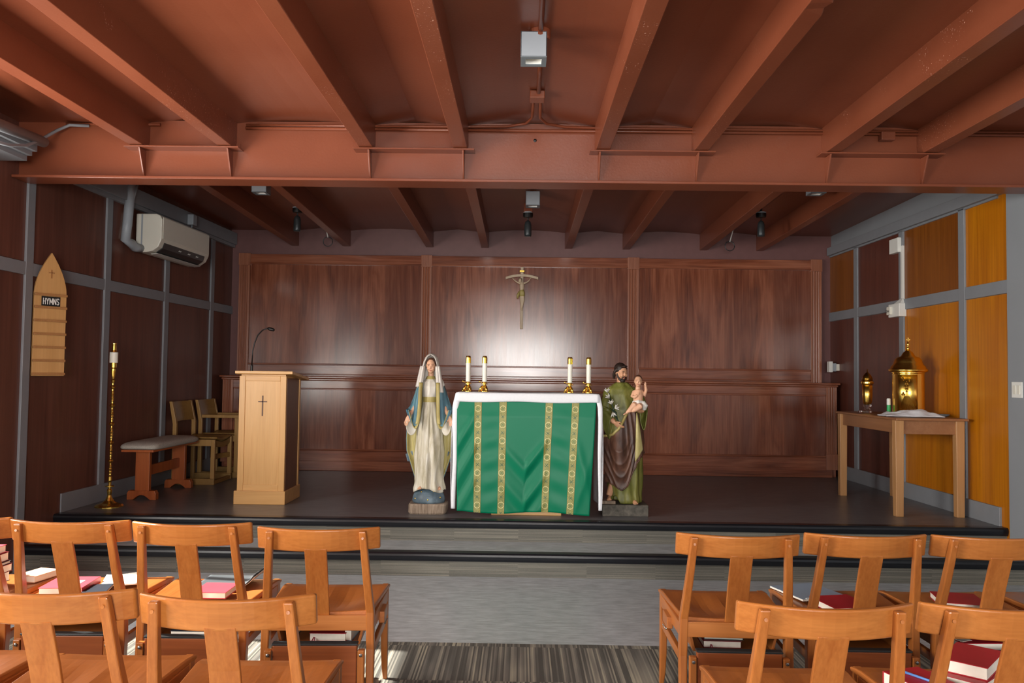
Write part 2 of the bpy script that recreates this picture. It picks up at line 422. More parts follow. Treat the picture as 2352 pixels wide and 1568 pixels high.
# ---- floors
def slab(name, x0, x1, y0, y1, z0, z1, mat):
    return struct(MB().box(x0, x1, y0, y1, z0, z1).build(name, mat))
slab('floor', -3.9, 4.0, YBACK-.2, 4.555, -.12, 0, 'carpet')
slab('floor_vinyl', -3.9, 4.0, 4.555, 6.2, -.12, 0, 'vinyl_step')
slab('step', -3.655, 3.79, 6.03, 6.6, 0, .172, 'vinyl_step')
struct(MB().box(-3.655, 3.79, 6.045, 6.06, .0, .115).box(-3.655, 3.79, 6.022, 6.03, 0, .12).build('step_riser', 'carpet_r'))
MBp = MB(); yv = [YP, 10.0]
wallp = lambda y, z: [Vector((XL(y)+.003, y, z)), Vector((XR(y)-.003, y, z))]
a, b = wallp(YP, 0), wallp(10.0, 0)
MBp.loft([[a[0], a[1], b[1], b[0]], [q+Vector((0, 0, ZP)) for q in (a[0], a[1], b[1], b[0])]])
struct(MBp.build('platform', 'vinyl_plat'))
struct(MB().box(-3.65, 3.79, YP-.012, YP, .172, .285).build('platform_riser', 'carpet_r'))
def nosing(y, z, x0, x1, n):
    prof = [(0, 0), (-.026, 0), (-.036, -.008), (-.040, -.022), (-.036, -.042), (-.030, -.058), (-.012, -.062), (0, -.062)]
    pr2 = [(.05, .003), (-.026, .003)] + prof[2:-1] + [(-.005, -.062), (-.005, 0.0), (.05, 0.0)]
    o = MB().loft([[Vector((x, y+q, z+h)) for q, h in pr2] for x in (x0, x1)]).build('trim_%d' % n, 'rubber', smooth=False)
    return struct(o)
nosing(6.03, .172, -3.655, 3.79, 1); nosing(YP, ZP, -3.655, 3.79, 2)

# ---- side walls
PY = [-3.6, -2.5, -1.42, -.34, .74, 1.82, 2.9, 3.98, 4.9, 5.98, 7.08, 8.17, 9.26, 9.9]
def side_wall(side):
    wins = WIN_L if side == 'l' else WIN_R
    m = MB(); T = -.14
    ys = [YBACK-.2]
    for y0, y1, z0, z1 in wins:
        wallbox(m, side, ys[-1], y0, T, 0, -.1, 3.45)
        wallbox(m, side, y0, y1, T, 0, -.1, z0); wallbox(m, side, y0, y1, T, 0, z1, 3.45)
        ys.append(y1)
    wallbox(m, side, ys[-1], 6.5, T, 0, -.1, 3.45); wallbox(m, side, 6.5, 10.1, T, 0, -.1, 3.45)
    return struct(m.build('wall_left' if side == 'l' else 'wall_right', 'panel_l' if side == 'l' else 'graywall'))
WL = side_wall('l'); WR = side_wall('r')
def nowin(side, y0, y1):
    return not any(y0 < b and y1 > a for a, b, _, _ in (WIN_L if side == 'l' else WIN_R))
def panel(side, y0, y1, z0, z1, mat, parent):
    m = MB(); ym = (y0+y1)/2; x = X_at(side, ym, 0)
    # mesh kept around its own middle so that the grain differs panel by panel
    p = lambda y, d, z: Vector((X_at(side, y, d)-x, y-ym, z))
    m.loft([[p(y0, 0, z0), p(y0, .012, z0), p(y0, .012, z1), p(y0, 0, z1)], [p(y1, 0, z0), p(y1, .012, z0), p(y1, .012, z1), p(y1, 0, z1)]])
    o = m.build('wood_panel', mat, parent); o.location = (x, ym, 0); return o
for i in range(8, 13):
    y0, y1 = max(5.0, PY[i]), PY[i+1]; zb = 0.0 if y1 < 6.2 else ZP-.02
    if y0 < 6.4 < y1:
        zb = 0
    panel('l', y0, y1, max(zb, .0), 2.16, 'panel_l', WL); panel('l', y0, y1, 2.26, 3.02, 'panel_l', WL)
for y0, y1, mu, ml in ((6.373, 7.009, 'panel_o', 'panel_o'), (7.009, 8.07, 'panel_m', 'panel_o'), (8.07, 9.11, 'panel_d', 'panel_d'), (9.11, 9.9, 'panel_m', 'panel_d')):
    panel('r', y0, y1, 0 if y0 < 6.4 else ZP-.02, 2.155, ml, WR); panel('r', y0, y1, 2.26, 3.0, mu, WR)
def battens(side, posts, zbot, ztop, bz, parent, tw):
    for y in posts:
        wallbox(MB(), side, y-.045, y+.045, .011, .03, 0.0 if y < 6.4 else ZP, ztop).build('batten', 'gray', parent, bevel=.003)
    y0 = 5.0 if side == 'l' else 6.373
    for a, b in zip([y0]+[q+.045 for q in posts], [q-.045 for q in posts]+[9.88]):
        if b-a > .02:
            wallbox(MB(), side, a, b, .011, .028, bz[0], bz[1]).build('batten', 'gray', parent, bevel=.003)
battens('l', [5.98, 7.08, 8.17, 9.26], 0, 3.03, (2.16, 2.255), WL, .1)
battens('r', [7.009, 8.07, 9.11], 0, 2.96, (2.158, 2.262), WR, .1)
m = MB(); wallbox(m, 'l', 5.95, 6.5, .0, .07, 3.0, 3.14); wallbox(m, 'l', 6.5, 9.83, .0, .07, 3.0, 3.14); wallbox(m, 'l', 6.5, 9.83, .0, .05, 2.965, 3.0); wallbox(m, 'l', 5.95, 6.5, .0, .05, 2.965, 3.0)
struct(m.build('trim_3', 'gray', bevel=.003))
m = MB(); wallbox(m, 'r', 5.95, 6.5, .0, .06, 2.945, 3.04); wallbox(m, 'r', 6.5, 9.83, .0, .06, 2.945, 3.04); wallbox(m, 'r', 6.5, 9.83, .0, .03, 2.925, 2.945)
struct(m.build('trim_4', 'gray', bevel=.003))
m = MB(); wallbox(m, 'r', YBACK, 6.373, .0, .022, 0, 3.3) if not WIN_R else None
# grey return of the nave wall, beside the golden panels
wallbox(m, 'r', 2.62, 6.373, .0, .03, 0, 3.3); struct(m.build('wall_grey', 'graywall'))
m = MB(); wallbox(m, 'l', 6.5, 9.55, .012, .034, ZP, ZP+.15); struct(m.build('baseboard_left', 'gray', bevel=.003))
m = MB(); wallbox(m, 'r', 6.5, 9.55, .012, .034, ZP, ZP+.15); struct(m.build('baseboard_right', 'gray', bevel=.003))
# cove of stepped grey boards high on the left nave wall
m = MB(); xs = XL(5)
pr = [(0, 2.92), (.20, 2.92), (.20, 2.955), (.235, 2.955), (.235, 2.985), (.27, 2.985), (.27, 3.035), (.31, 3.035), (.31, 3.06), (0, 3.06)]
m.loft([[Vector((xs+a, y, z)) for a, z in pr] for y in (2.2, 5.62)]); struct(m.build('trim_5', 'gray'))

# ---- wall behind the camera and its window; window frames
m = MB(); x0, x1, z0, z1 = WIN_B[0]
for a, b, c, d in ((-3.9, x0, -.1, 3.45), (x1, 4.0, -.1, 3.45), (x0, x1, -.1, z0), (x0, x1, z1, 3.45)):
    m.box(a, b, YBACK-.14, YBACK, c, d)
struct(m.build('wall_back', 'graywall'))
def win_frame_side(side, y0, y1, z0, z1, n):
    m = MB()
    for a, b, c, d in ((y0, y0+.05, z0, z1), (y1-.05, y1, z0, z1), (y0, y1, z0, z0+.05), (y0, y1, z1-.05, z1), ((y0+y1)/2-.02, (y0+y1)/2+.02, z0, z1)):
        wallbox(m, side, a, b, -.10, -.04, c, d)
    return struct(m.build('window_%d' % n, 'gray'))
k = 1
for s, ws in (('l', WIN_L), ('r', WIN_R)):
    for q in ws: win_frame_side(s, *q, k); k += 1
m = MB()
for a, b, c, d in ((x0, x0+.06, z0, z1), (x1-.06, x1, z0, z1), (x0, x1, z0, z0+.06), (x0, x1, z1-.06, z1), ((x0+x1)/2-.04, (x0+x1)/2+.04, z0, z1)):
    m.box(a, b, YBACK-.10, YBACK-.04, c, d)
struct(m.build('window_%d' % k, 'gray'))

# ---- rear wall
m = MB().box(-3.7, 3.9, YB, YB+.15, 0, 3.5); struct(m.build('wall_rear', 'red_dark'))

# ---- ceiling deck: shallow vaults and ridged bays between the joists
def deck(name, y0, y1, za, zb):
    xs = []; edges = [-3.75]+JX+[3.9]
    pts = []
    for i, (a, b) in enumerate(zip(edges, edges[1:])):
        narrow = i in (1, 3, 5, 7)
        n = 2 if narrow else 8
        for k in range(n):
            t = k/n; h = (.035*(1-abs(2*t-1)) if narrow else .034*(1-(2*t-1)**2))
            if i in (0, 8): h = 0
            pts.append((a+(b-a)*t, h))
    pts.append((edges[-1], 0))
    lo = [[Vector((x, y, z+h)) for x, h in pts]+[Vector((x, y, z+.15)) for x in (edges[-1], edges[0])] for y, z in ((y0, za), (y1, zb))]
    return struct(MB().loft(lo).build(name, 'red'))
deck('ceiling', YBACK-.2, 5.85, 3.262, 3.258)
deck('ceiling_over_platform', 5.85, YB+.1, 3.27, 3.185)
def tag_s(o): return struct(o)
for i, x in enumerate(JX):
    m = MB()
    L = [[Vector((x+a, y, z)) for a, z in ((-.05, 3.072), (.05, 3.072), (.05, 3.29), (-.05, 3.29))] for y in (YBACK, 5.835)]
    if i == 5:      # dented flange edge
        L = [[Vector((x+a, y, z)) for a, z in ((-.05, 3.072), (.05+dd, 3.072+abs(dd)*.6), (.05, 3.29), (-.05, 3.29))] for y, dd in ((YBACK, 0), (3.28, 0), (3.36, -.02), (3.44, .004), (3.5, -.012), (3.56, 0), (5.835, 0))]
    struct(m.loft(L).build('ceiling_joist', 'red_chip', bevel=.004))
    struct(MB().loft([[Vector((x+a, y, z+h)) for a, h in ((-.045, 0), (.045, 0), (.045, .22), (-.045, .22))] for y, z in ((5.86, 3.09), (YB, 3.0))]).build('ceiling_joist', 'red', bevel=.004))
for x in ((JX[2]+JX[3])/2, (JX[4]+JX[5])/2):
    pass
# ---- main steel beam with its seats
m = MB(); m.box(-3.66, 3.79, 5.835, 5.85, 2.85, 3.28); 
BEAM = struct(m.build('ceiling_beam', 'red'))
struct(MB().box(-3.64, 3.78, 5.735, 5.945, 2.833, 2.852).build('bottom_flange', 'red', BEAM, bevel=.003)); 
for a, b in ((0, 1), (2, 3), (4, 5), (6, 7)):
    xa, xb = JX[a]-.09, JX[b]+.10
    MB().box(xa, xb, 5.722, 5.835, 3.058, 3.068).build('seat_plate', 'red', BEAM, bevel=.002)
    for j in (a, b):
        x = JX[j]+(.02 if j < 4 else -.02)
        MB().prism([(5.835, 2.852), (5.822, 2.852), (5.728, 3.056), (5.835, 3.056)], .011, Matrix(((0, 0, 1, x-.0055), (1, 0, 0, 0), (0, 1, 0, 0), (0, 0, 0, 1)))).build('stiffener', 'red', BEAM, bevel=.002)
    MB().box(xa+.02, xb-.02, 5.828, 5.836, 3.075, 3.115).build('backing_plate', 'red', BEAM)
MB().ell((.085, 5.833, 3.16), (.012, .004, .012)).build('bolt_hole', 'black', BEAM, smooth=True)

# ---- conduits and boxes, painted like the steel
def conduit(pts, r, label, mat='red'):
    o = MB().tube(pts, r, 8).build('conduit', mat, smooth=True)
    return tag(o, label, 'pipe', 'painted conduits on the steel')
conduit([(-2.0, 5.81, 3.224), (3.7, 5.81, 3.224)], .011, 'red-brown conduit running straight along the top of the main beam')
conduit([(-3.3, 5.81, 3.24), (-2.62, 5.81, 3.243)], .011, 'short red-brown conduit at the left end of the main beam above the grey cove')
conduit([(-2.0, 5.822, 3.248), (-.5, 5.815, 3.248), (-.12, 5.80, 3.25), (0.02, 5.74, 3.255), (.06, 5.62, 3.26), (.065, 5.25, 3.268)], .010, 'red-brown conduit bending left from the ceiling box onto the beam')
conduit([(3.7, 5.822, 3.248), (.62, 5.815, 3.248), (.30, 5.80, 3.25), (.16, 5.74, 3.255), (.115, 5.62, 3.26), (.11, 5.25, 3.268)], .010, 'red-brown conduit bending right from the ceiling box onto the beam')
conduit([(.095, 5.16, 3.272), (.09, 4.35, 3.275)], .014, 'red-brown conduit between the cube lamp and the small ceiling box')
conduit([(.085, 4.20, 3.275), (.08, 0.5, 3.275)], .014, 'red-brown conduit running along the ceiling towards the cube lamp from the nave')
def cbox(x, y, z, sx, sy, sz, label):
    o = MB().box(x-sx, x+sx, y-sy, y+sy, z-sz, z+sz).build('junction_box', 'red', bevel=.006); return tag(o, label, 'junction box')
cbox(.087, 5.2, 3.262, .048, .055, .025, 'small pink-brown junction box on the middle ceiling bay')
o = MB().lathe([(.05, 0), (.055, .01), (.055, .05), (0.001, .05)], 20, (.083, 4.26, 3.242)).build('ceiling_box', 'red', smooth=False); tag(o, 'round red-brown box behind the front grey cube lamp', 'junction box')
pb = P(2040, 312, Y=5.78); cbox(pb.x, 5.80, pb.z, .05, .03, .03, 'small red-brown junction box on the beam conduits far to the right')
# grey pipe and cable at the left cove
a, b = P(100, 326, Y=5.62), P(0, 287, Y=4.95); d = (b-a)
o = MB().tube([a, a+d*3.2], .037, 14).build('pipe', 'gray', smooth=True); tag(o, 'thick grey pipe lying along the stepped cove high on the left wall', 'pipe')
c0 = P(205, 289, Y=5.80); c1 = P(160, 287, Y=5.78); c2 = P(130, 300, Y=5.74); c3 = P(95, 320, Y=5.55); c4 = P(60, 334, Y=5.3); c5 = P(20, 333, Y=5.1); c6 = P(-40, 318, Y=4.8)
o = MB().tube([c0, c1, c2, c3, c4, c5, c6], .011, 8).build('cable', 'gray', smooth=True); tag(o, 'thin grey cable looping from the beam down over the stepped cove', 'cable')

# ================================================================== reredos (panelling on the rear wall)
R = empty('wall_panelling', (0, YB, ZP)); tag(R, 'dark mahogany altar wall panelling with fluted pilasters and a projecting lower cabinet', 'wall panelling')
def rp(name, x0, x1, y0, y1, z0, z1, mat='sapele', bevel=.004, label=None):
    cx, cz = (x0+x1)/2, (z0+z1)/2
    o = MB().box(x0-cx, x1-cx, y0-YB, y1-YB, z0-cz, z1-cz).build(name, mat, R, bevel=bevel, label=label); o.location = (cx, 0, cz-ZP); return o
UX0, UX1 = -3.40, 3.585; YU = 9.80
rp('upper_panel', -3.27, -1.19, YU, YB-.01, 1.40, 2.80); rp('upper_panel', -1.09, 1.285, YU, YB-.01, 1.40, 2.80); rp('upper_panel', 1.395, 3.47, YU, YB-.01, 1.40, 2.80)
for x0, x1 in ((-3.27, -1.20), (-1.08, 1.275), (1.405, 3.46)):
    rp('header', x0, x1, YU-.025, YU+.02, 2.775, 2.885, 'sapele_h'); rp('header_moulding', x0, x1, YU-.035, YU+.02, 2.765, 2.782, 'sapele_h')
    rp('lower_rail', x0, x1, YU-.02, YU+.02, 1.415, 1.56, 'sapele_h'); rp('rail_moulding', x0, x1, YU-.035, YU+.01, 1.555, 1.575, 'sapele_h', .008)
    rp('rail_moulding', x0, x1, YU-.03, YU+.01, 1.44, 1.455, 'sapele_h', .006)
def pilaster(x0, x1, z0, z1, yf, block_top=True):
    cx = (x0+x1)/2; w_ = x1-x0; m = MB()
    prof = [(-w_/2, 0), (-w_/2, -.04)]
    n = 3
    for k in range(n):      # flutes
        a = -w_/2+w_*(.14+.72*k/n); b = -w_/2+w_*(.14+.72*(k+.8)/n)
        prof += [(a, -.04), (a+.003, -.03), ((a+b)/2, -.024), (b-.003, -.03), (b, -.04)]
    prof += [(w_/2, -.04), (w_/2, 0)]
    m.loft([[Vector((px_, q, z)) for px_, q in prof] for z in (z0-ZP, z1-ZP)])
    o = m.build('pilaster', 'sapele_p', R); o.location = (cx, yf-YB+.02, 0)
    return o
def block(x0, x1, z0, z1, yf):
    o = rp('pilaster_block', x0-.006, x1+.006, yf-.032, yf+.02, z0, z1, 'sapele_p', .003)
    m = MB()
    for k in range(4):
        xx = x0+(x1-x0)*(k+.5)/4
        m.box(xx-.008, xx+.008, yf-.037, yf-.03, z0+.01, z1-.01)
    mo = m.build('reeding', 'sapele_p', o); mo.location = (-(x0+x1)/2, -YB, -(z0+z1)/2)
    return o
for x0, x1 in ((-3.40, -3.27), (-1.20, -1.08), (1.275, 1.405), (3.46, 3.585)):
    pilaster(x0, x1, 1.415, 2.75, YU); block(x0, x1, 2.75, 2.895, YU)
YLW = 9.52
LX0, LX1 = -3.46, 3.655
rp('cabinet_body', LX0, LX1, YLW+.01, YB-.06, ZP+.001, 1.40, 'sapele', .004)
rp('ledge', LX0-.035, LX1+.035, YLW-.05, YU-.005, 1.40, 1.425, 'sapele_h', .008)
rp('ledge_moulding', LX0-.015, LX1+.015, YLW-.03, YLW+.02, 1.375, 1.40, 'sapele_h', .008)
for x0, x1 in ((-3.34, -1.20), (-1.08, 1.275), (1.405, 3.535)):
    rp('top_rail', x0, x1, YLW-.02, YLW+.015, 1.285, 1.375, 'sapele_h'); rp('panel_moulding', x0, x1, YLW-.012, YLW+.015, 1.268, 1.286, 'sapele_h', .006)
    rp('bottom_rail', x0, x1, YLW-.022, YLW+.015, ZP+.11, ZP+.235, 'sapele_h'); rp('panel_moulding', x0, x1, YLW-.012, YLW+.015, ZP+.235, ZP+.252, 'sapele_h', .006)
    rp('lower_panel', x0, x1, YLW, YLW+.012, ZP+.24, 1.28)
rp('plinth', LX0+.04, LX1-.05, YLW-.012, YLW+.02, ZP+.001, ZP+.12, 'sapele_h')
for x0, x1 in ((LX0, -3.34), (-1.20, -1.08), (1.275, 1.405), (3.535, LX1)):
    pilaster(x0, x1, ZP+.27, 1.375, YLW); block(x0, x1, ZP+.09, ZP+.27, YLW)
# ================================================================== chapel chairs
def arc_y(x, half=.258, depth=.082): return -depth*(1-(x/half)**2)
def make_chair():
    r = empty('chapel_chair')
    # top rail: curved board
    n = 16; outer, inner = [], []
    rings = []
    for k in range(n+1):
        x = -.258+.516*k/n; y = arc_y(x); t = .012
        sl = .018      # leans back a little
        ex = .012*max(0, abs(x)-.248)/.01
        zt, zb = .821, .727
        rings.append([Vector((x, y-t+sl, zb)), Vector((x, y+t+sl, zb)), Vector((x, y+t-.004, zt)), Vector((x, y-t-.004, zt))])
    MB().loft(rings).build('top_rail', 'cherry_x', r, bevel=.007, seg=3)
    # rear posts run behind the rail and down to the floor
    for s in (-1, 1):
        pts = [((s*.192, -.066, .812), .030, .028), ((s*.206, -.018, .62), .032, .036), ((s*.219, .030, .455), .034, .044), ((s*.222, .034, .30), .034, .044), ((s*.224, .008, 0), .030, .034)]
        m = MB(); m.loft([[Vector((p[0]+a*wx/2, p[1]+b*wy/2, p[2])) for a, b in ((-1, -1), (1, -1), (1, 1), (-1, 1))] for p, wx, wy in pts])
        lg = m.build('rear_post', 'cherry_z', r, bevel=.005, seg=2)
        MB().lathe([(.0055, 0), (.0055, .0006), (.001, .0007)], 14, (s*.1935, -.0790, .785), axis=Matrix.Rotation(pi/2-.22, 3, 'X')).build('peg', 'cherry_x', lg)
        m = MB()     # front leg, inner edge curving in towards the foot
        xo = s*.248
        f = [(.452, .032, .05), (.30, .032, .05), (.16, .031, .046), (.06, .027, .036), (0, .020, .026)]
        m.loft([[Vector((xo-s*(0 if a < 0 else wx), .515-(0 if b > 0 else wy), z)) for a, b in ((-1, -1), (1, -1), (1, 1), (-1, 1))] for z, wx, wy in f])
        m.build('front_leg', 'cherry_z', r, bevel=.005)
        MB().bar((s*.226, .04, .405), (s*.236, .49, .405), .022, .055).build('side_apron', 'cherry_y', r, bevel=.003)
        MB().bar((s*.226, .04, .29), (s*.234, .48, .298), .020, .038).build('stretcher', 'cherry_y', r, bevel=.003)
        blk = MB().box(s*.248-.013, s*.248+.013, .20, .33, .355, .405).build('ganging_block', 'cherry_y', r, bevel=.003)
        MB().tube([(s*.258, .22, .356), (s*.262, .22, .346), (s*.262, .28, .344), (s*.268, .28, .352)], .0025, 6).build('hook', 'steel', blk, smooth=True)
    # splat
    m = MB(); m.loft([[Vector((x, y+b, z)) for x, b in ((-wd, -.007), (wd, -.007), (wd, .007), (-wd, .007))] for y, z, wd in ((-.072, .740, .046), (-.02, .6, .046), (.028, .44, .047))])
    m.build('splat', 'cherry_z', r, bevel=.003)
    MB().box(-.215, .215, .012, .036, .378, .442).build('rear_apron', 'cherry_x', r, bevel=.003)
    MB().box(-.235, .235, .485, .51, .378, .432).build('front_apron', 'cherry_x', r, bevel=.003)
    # saddled seat
    nu, nv = 14, 12
    def top(u, v):
        x = -.5+u; y = v; hw = .222+.032*v
        dip = .016*exp(-((abs(x)-.19)/.15)**2)*exp(-((y-.42)/.30)**2)+.006*exp(-(x/.3)**2-((y-.4)/.35)**2)
        roll = .012*max(0, (y-.8)/.2)**2
        return Vector((x*2*hw, .035+.49*y, .455-dip-roll+.004*(abs(x)*2)**3))
    m = MB(); V = [[m.bm.verts.new(top(i/nu, j/nv)) for i in range(nu+1)] for j in range(nv+1)]
    B = [[m.bm.verts.new(Vector((V[j][i].co.x*.985, V[j][i].co.y, .430))) for i in range(nu+1)] for j in range(nv+1)]
    for j in range(nv):
        for i in range(nu):
            m.bm.faces.new((V[j][i], V[j][i+1], V[j+1][i+1], V[j+1][i])); m.bm.faces.new((B[j][i], B[j+1][i], B[j+1][i+1], B[j][i+1]))
    for i in range(nu):
        m.bm.faces.new((V[0][i], B[0][i], B[0][i+1], V[0][i+1])); m.bm.faces.new((V[nv][i], V[nv][i+1], B[nv][i+1], B[nv][i]))
    for j in range(nv):
        m.bm.faces.new((V[j][0], V[j+1][0], B[j+1][0], B[j][0])); m.bm.faces.new((V[j][nu], B[j][nu], B[j+1][nu], V[j+1][nu]))
    m.build('seat', 'cherry_y', r, bevel=.006, ang=50)
    # book rack under the seat
    m = MB(); m.box(-.165, .165, .07, .40, .302, .312)
    for s in (-1, 1):
        m.loft([[Vector((s*.165+a, y, .302)) for a, y in ((-.006, .07), (.006, .07), (.006, .40), (-.006, .40))], [Vector((s*.185+a, y, .385)) for a, y in ((-.006, .07), (.006, .07), (.006, .40), (-.006, .40))]])
    m.box(-.165, .165, .388, .40, .312, .35); m.build('book_rack', 'cherry_y', r, bevel=.002)
    MB().box(-.06, .06, .085, .40, .258, .301).build('rack_bearer', 'cherry_dark', r, bevel=.002)
    # kneeler folded up behind the legs
    MB().box(-.175, .175, -.045, -.012, .12, .335).build('kneeler_board', 'cherry_dark', r, bevel=.004)
    MB().box(-.178, .178, -.048, -.010, .335, .343).build('kneeler_edge', 'charcoal', r, bevel=.002)
    for s in (-1, 1):
        kb = MB().box(s*.192-.014, s*.192+.014, -.05, -.018, .03, .315).build('kneeler_bracket', 'cherry_z', r, bevel=.003)
        MB().lathe([(.007, 0), (.007, .006), (.003, .008)], 12, (s*.192, -.05, .297), axis=Matrix.Rotation(pi/2, 3, 'X')).build('bolt', 'steel', kb, smooth=False)
    return r
CH0 = make_chair()
first = True
def chair(x, y, rz, label, group):
    global first
    c = CH0 if first else copy_tree(CH0)
    first = False
    c.location = (x, y, 0); c.rotation_euler = (0, 0, math.radians(rz)); tag(c, label, 'chair', group)
    return c
G1, G2 = 'chapel chairs in the front row', 'chapel chairs in the second row'
CHAIRS = {}
for key, x, y, rz, lab, g in (
    ('L0', -2.485, 3.60, 2, 'leftmost front row cherry chair with a book stack on its seat', G1),
    ('L1', -1.947, 3.575, 1.5, 'front row cherry chair with white papers on its seat', G1),
    ('L2', -1.412, 3.565, 1, 'front row cherry chair with a grey folder on its seat', G1),
    ('L3', -.846, 3.50, 3, 'front row cherry chair with an empty seat, left of the aisle', G1),
    ('R1', .924, 3.49, -1, 'front row cherry chair with an empty seat, right of the aisle', G1),
    ('R2', 1.475, 3.53, 0, 'front row cherry chair with a spiral notebook on its seat', G1),
    ('R3', 2.01, 3.53, 1, 'front row cherry chair with only one red book on its seat', G1),
    ('R4', 2.55, 3.56, 1, 'rightmost front row cherry chair, only its seat corner showing', G1),
    ('A0', -1.94, 2.50, 1, 'leftmost second row cherry chair, only its seat showing', G2),
    ('A', -1.40, 2.47, 1, 'second row cherry chair with its back cut off by the picture edge', G2),
    ('B', -.853, 2.44, 2, 'second row cherry chair nearest the aisle, in front of the grey folder', G2),
    ('D', .903, 2.45, 0, 'second row cherry chair nearest the aisle, empty, in front of the spiral notebook', G2),
    ('E', 1.445, 2.465, 0, 'second row cherry chair piled with red hymnals and pens', G2)):
    CHAIRS[key] = chair(x, y, rz, lab, g)
# ================================================================== lectern with microphone
r = empty('lectern', (-2.22, 7.05, ZP)); tag(r, 'pale maple lectern with inlaid cross and sloping top on the platform', 'lectern')
hw, dp, ht = .203, .44, 1.10
MB().box(-hw+.004, hw-.004, .012, dp-.004, .0, ht).build('body', 'maple', r, bevel=.002)
fr = MB(); 
MB().box(-hw, -hw+.052, 0, .03, .11, ht).build('stile', 'maple', r, bevel=.003); MB().box(hw-.052, hw, 0, .03, .11, ht).build('stile', 'maple', r, bevel=.003)
MB().box(-hw+.052, hw-.052, .001, .03, ht-.045, ht).build('rail', 'maple_h', r, bevel=.003); MB().box(-hw+.052, hw-.052, .001, .03, .11, .165).build('rail', 'maple_h', r, bevel=.003)
MB().box(-hw+.05, hw-.05, .008, .02, .16, ht-.04).build('front_panel', 'maple', r)
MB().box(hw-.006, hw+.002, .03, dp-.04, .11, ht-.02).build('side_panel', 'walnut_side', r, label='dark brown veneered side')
MB().box(hw-.03, hw+.008, dp-.04, dp+.004, .11, ht-.03).build('stile', 'maple', r, bevel=.003)
MB().box(-hw-.020, hw+.016, -.02, dp+.02, 0, .115).build('plinth', 'maple_h', r, bevel=.004)
m = MB(); m.box(-.005, .005, .004, .010, .755, .93); m.box(-.038, .038, .004, .010, .874, .882); m.build('inlaid_cross', 'feature', r, label='thin dark cross set into the front panel')
m = MB(); m.loft([[Vector((x, y, z)) for y, z in ((-.055, 1.118), (-.055, 1.142), (.50, 1.088), (.50, 1.062))] for x in (-.225, .27)]); m.build('sloping_top', 'maple_h', r, bevel=.003)
m = MB(); m.loft([[Vector((x, y, z)) for y, z in ((.02, 1.09), (.02, 1.115), (dp, 1.075), (dp, 1.05))] for x in (-hw+.01, hw-.01)]); m.build('neck', 'maple_h', r)
r = empty('microphone', (-2.395, 7.28, ZP+1.1165)); tag(r, 'black gooseneck microphone rising from the lectern top', 'microphone')
MB().lathe([(.022, 0), (.022, .012), (.012, .02), (.011, .075), (.007, .08)], 14).build('base', 'black', r, smooth=False)
gp = [(0, 0, .075), (.004, 0, .20), (.018, 0, .27), (.05, -.01, .345), (.10, -.03, .39), (.15, -.05, .405)]
MB().tube(gp, .0055, 8).build('gooseneck', 'black', r, smooth=True)
MB().lathe([(.007, 0), (.013, .01), (.016, .03), (.013, .06), (.004, .066)], 14, (.147, -.05, .405), axis=Matrix.Rotation(pi/2+.25, 3, 'Y')).build('capsule', 'black', r, smooth=True)

# ================================================================== bench
r = empty('bench', (-3.31, 7.58, ZP)); tag(r, 'low reddish trestle bench with a grey tweed cushion by the left wall', 'bench')
def cush(u, v):
    pass
rings = []
for k in range(13):
    t = k/12; y = -.52+1.04*t; e = min(1, sin(pi*min(max(t, .0), 1))*3.2)**.5 if 0 < t < 1 else 0
    h = .018+.03*e; wd = .155+.012*e
    rings.append([Vector((wd*(abs(cos(a))**.45)*(1 if cos(a) >= 0 else -1), y, .463+h*(abs(sin(a))**.6)*(1 if sin(a) >= 0 else -.55))) for a in [2*pi*i/24 for i in range(24)]])
MB().loft(rings).build('cushion', 'cushion', r, smooth=True, subsurf=1)
MB().box(-.14, .14, -.49, .49, .425, .445).build('seat_board', 'redwood', r, bevel=.003)
for y in (-.36, .40):
    lg = MB().box(-.062, .062, y-.022, y+.022, .075, .43).build('leg', 'redwood', r, bevel=.003)
    arch = [(-.128, 0), (-.075, 0)]+[(-.075+.15*t, .042*sin(pi*t)) for t in [i/8 for i in range(1, 8)]]+[(.075, 0), (.128, 0), (.128, .055), (.115, .08), (-.115, .08), (-.128, .055)]
    MB().prism(arch, .06, Matrix(((1, 0, 0, 0), (0, 0, 1, y-.03), (0, 1, 0, 0), (0, 0, 0, 1)))).build('foot', 'redwood', lg, bevel=.003)
MB().box(-.012, .012, -.34, .38, .20, .29).build('stretcher', 'redwood', r, bevel=.003)

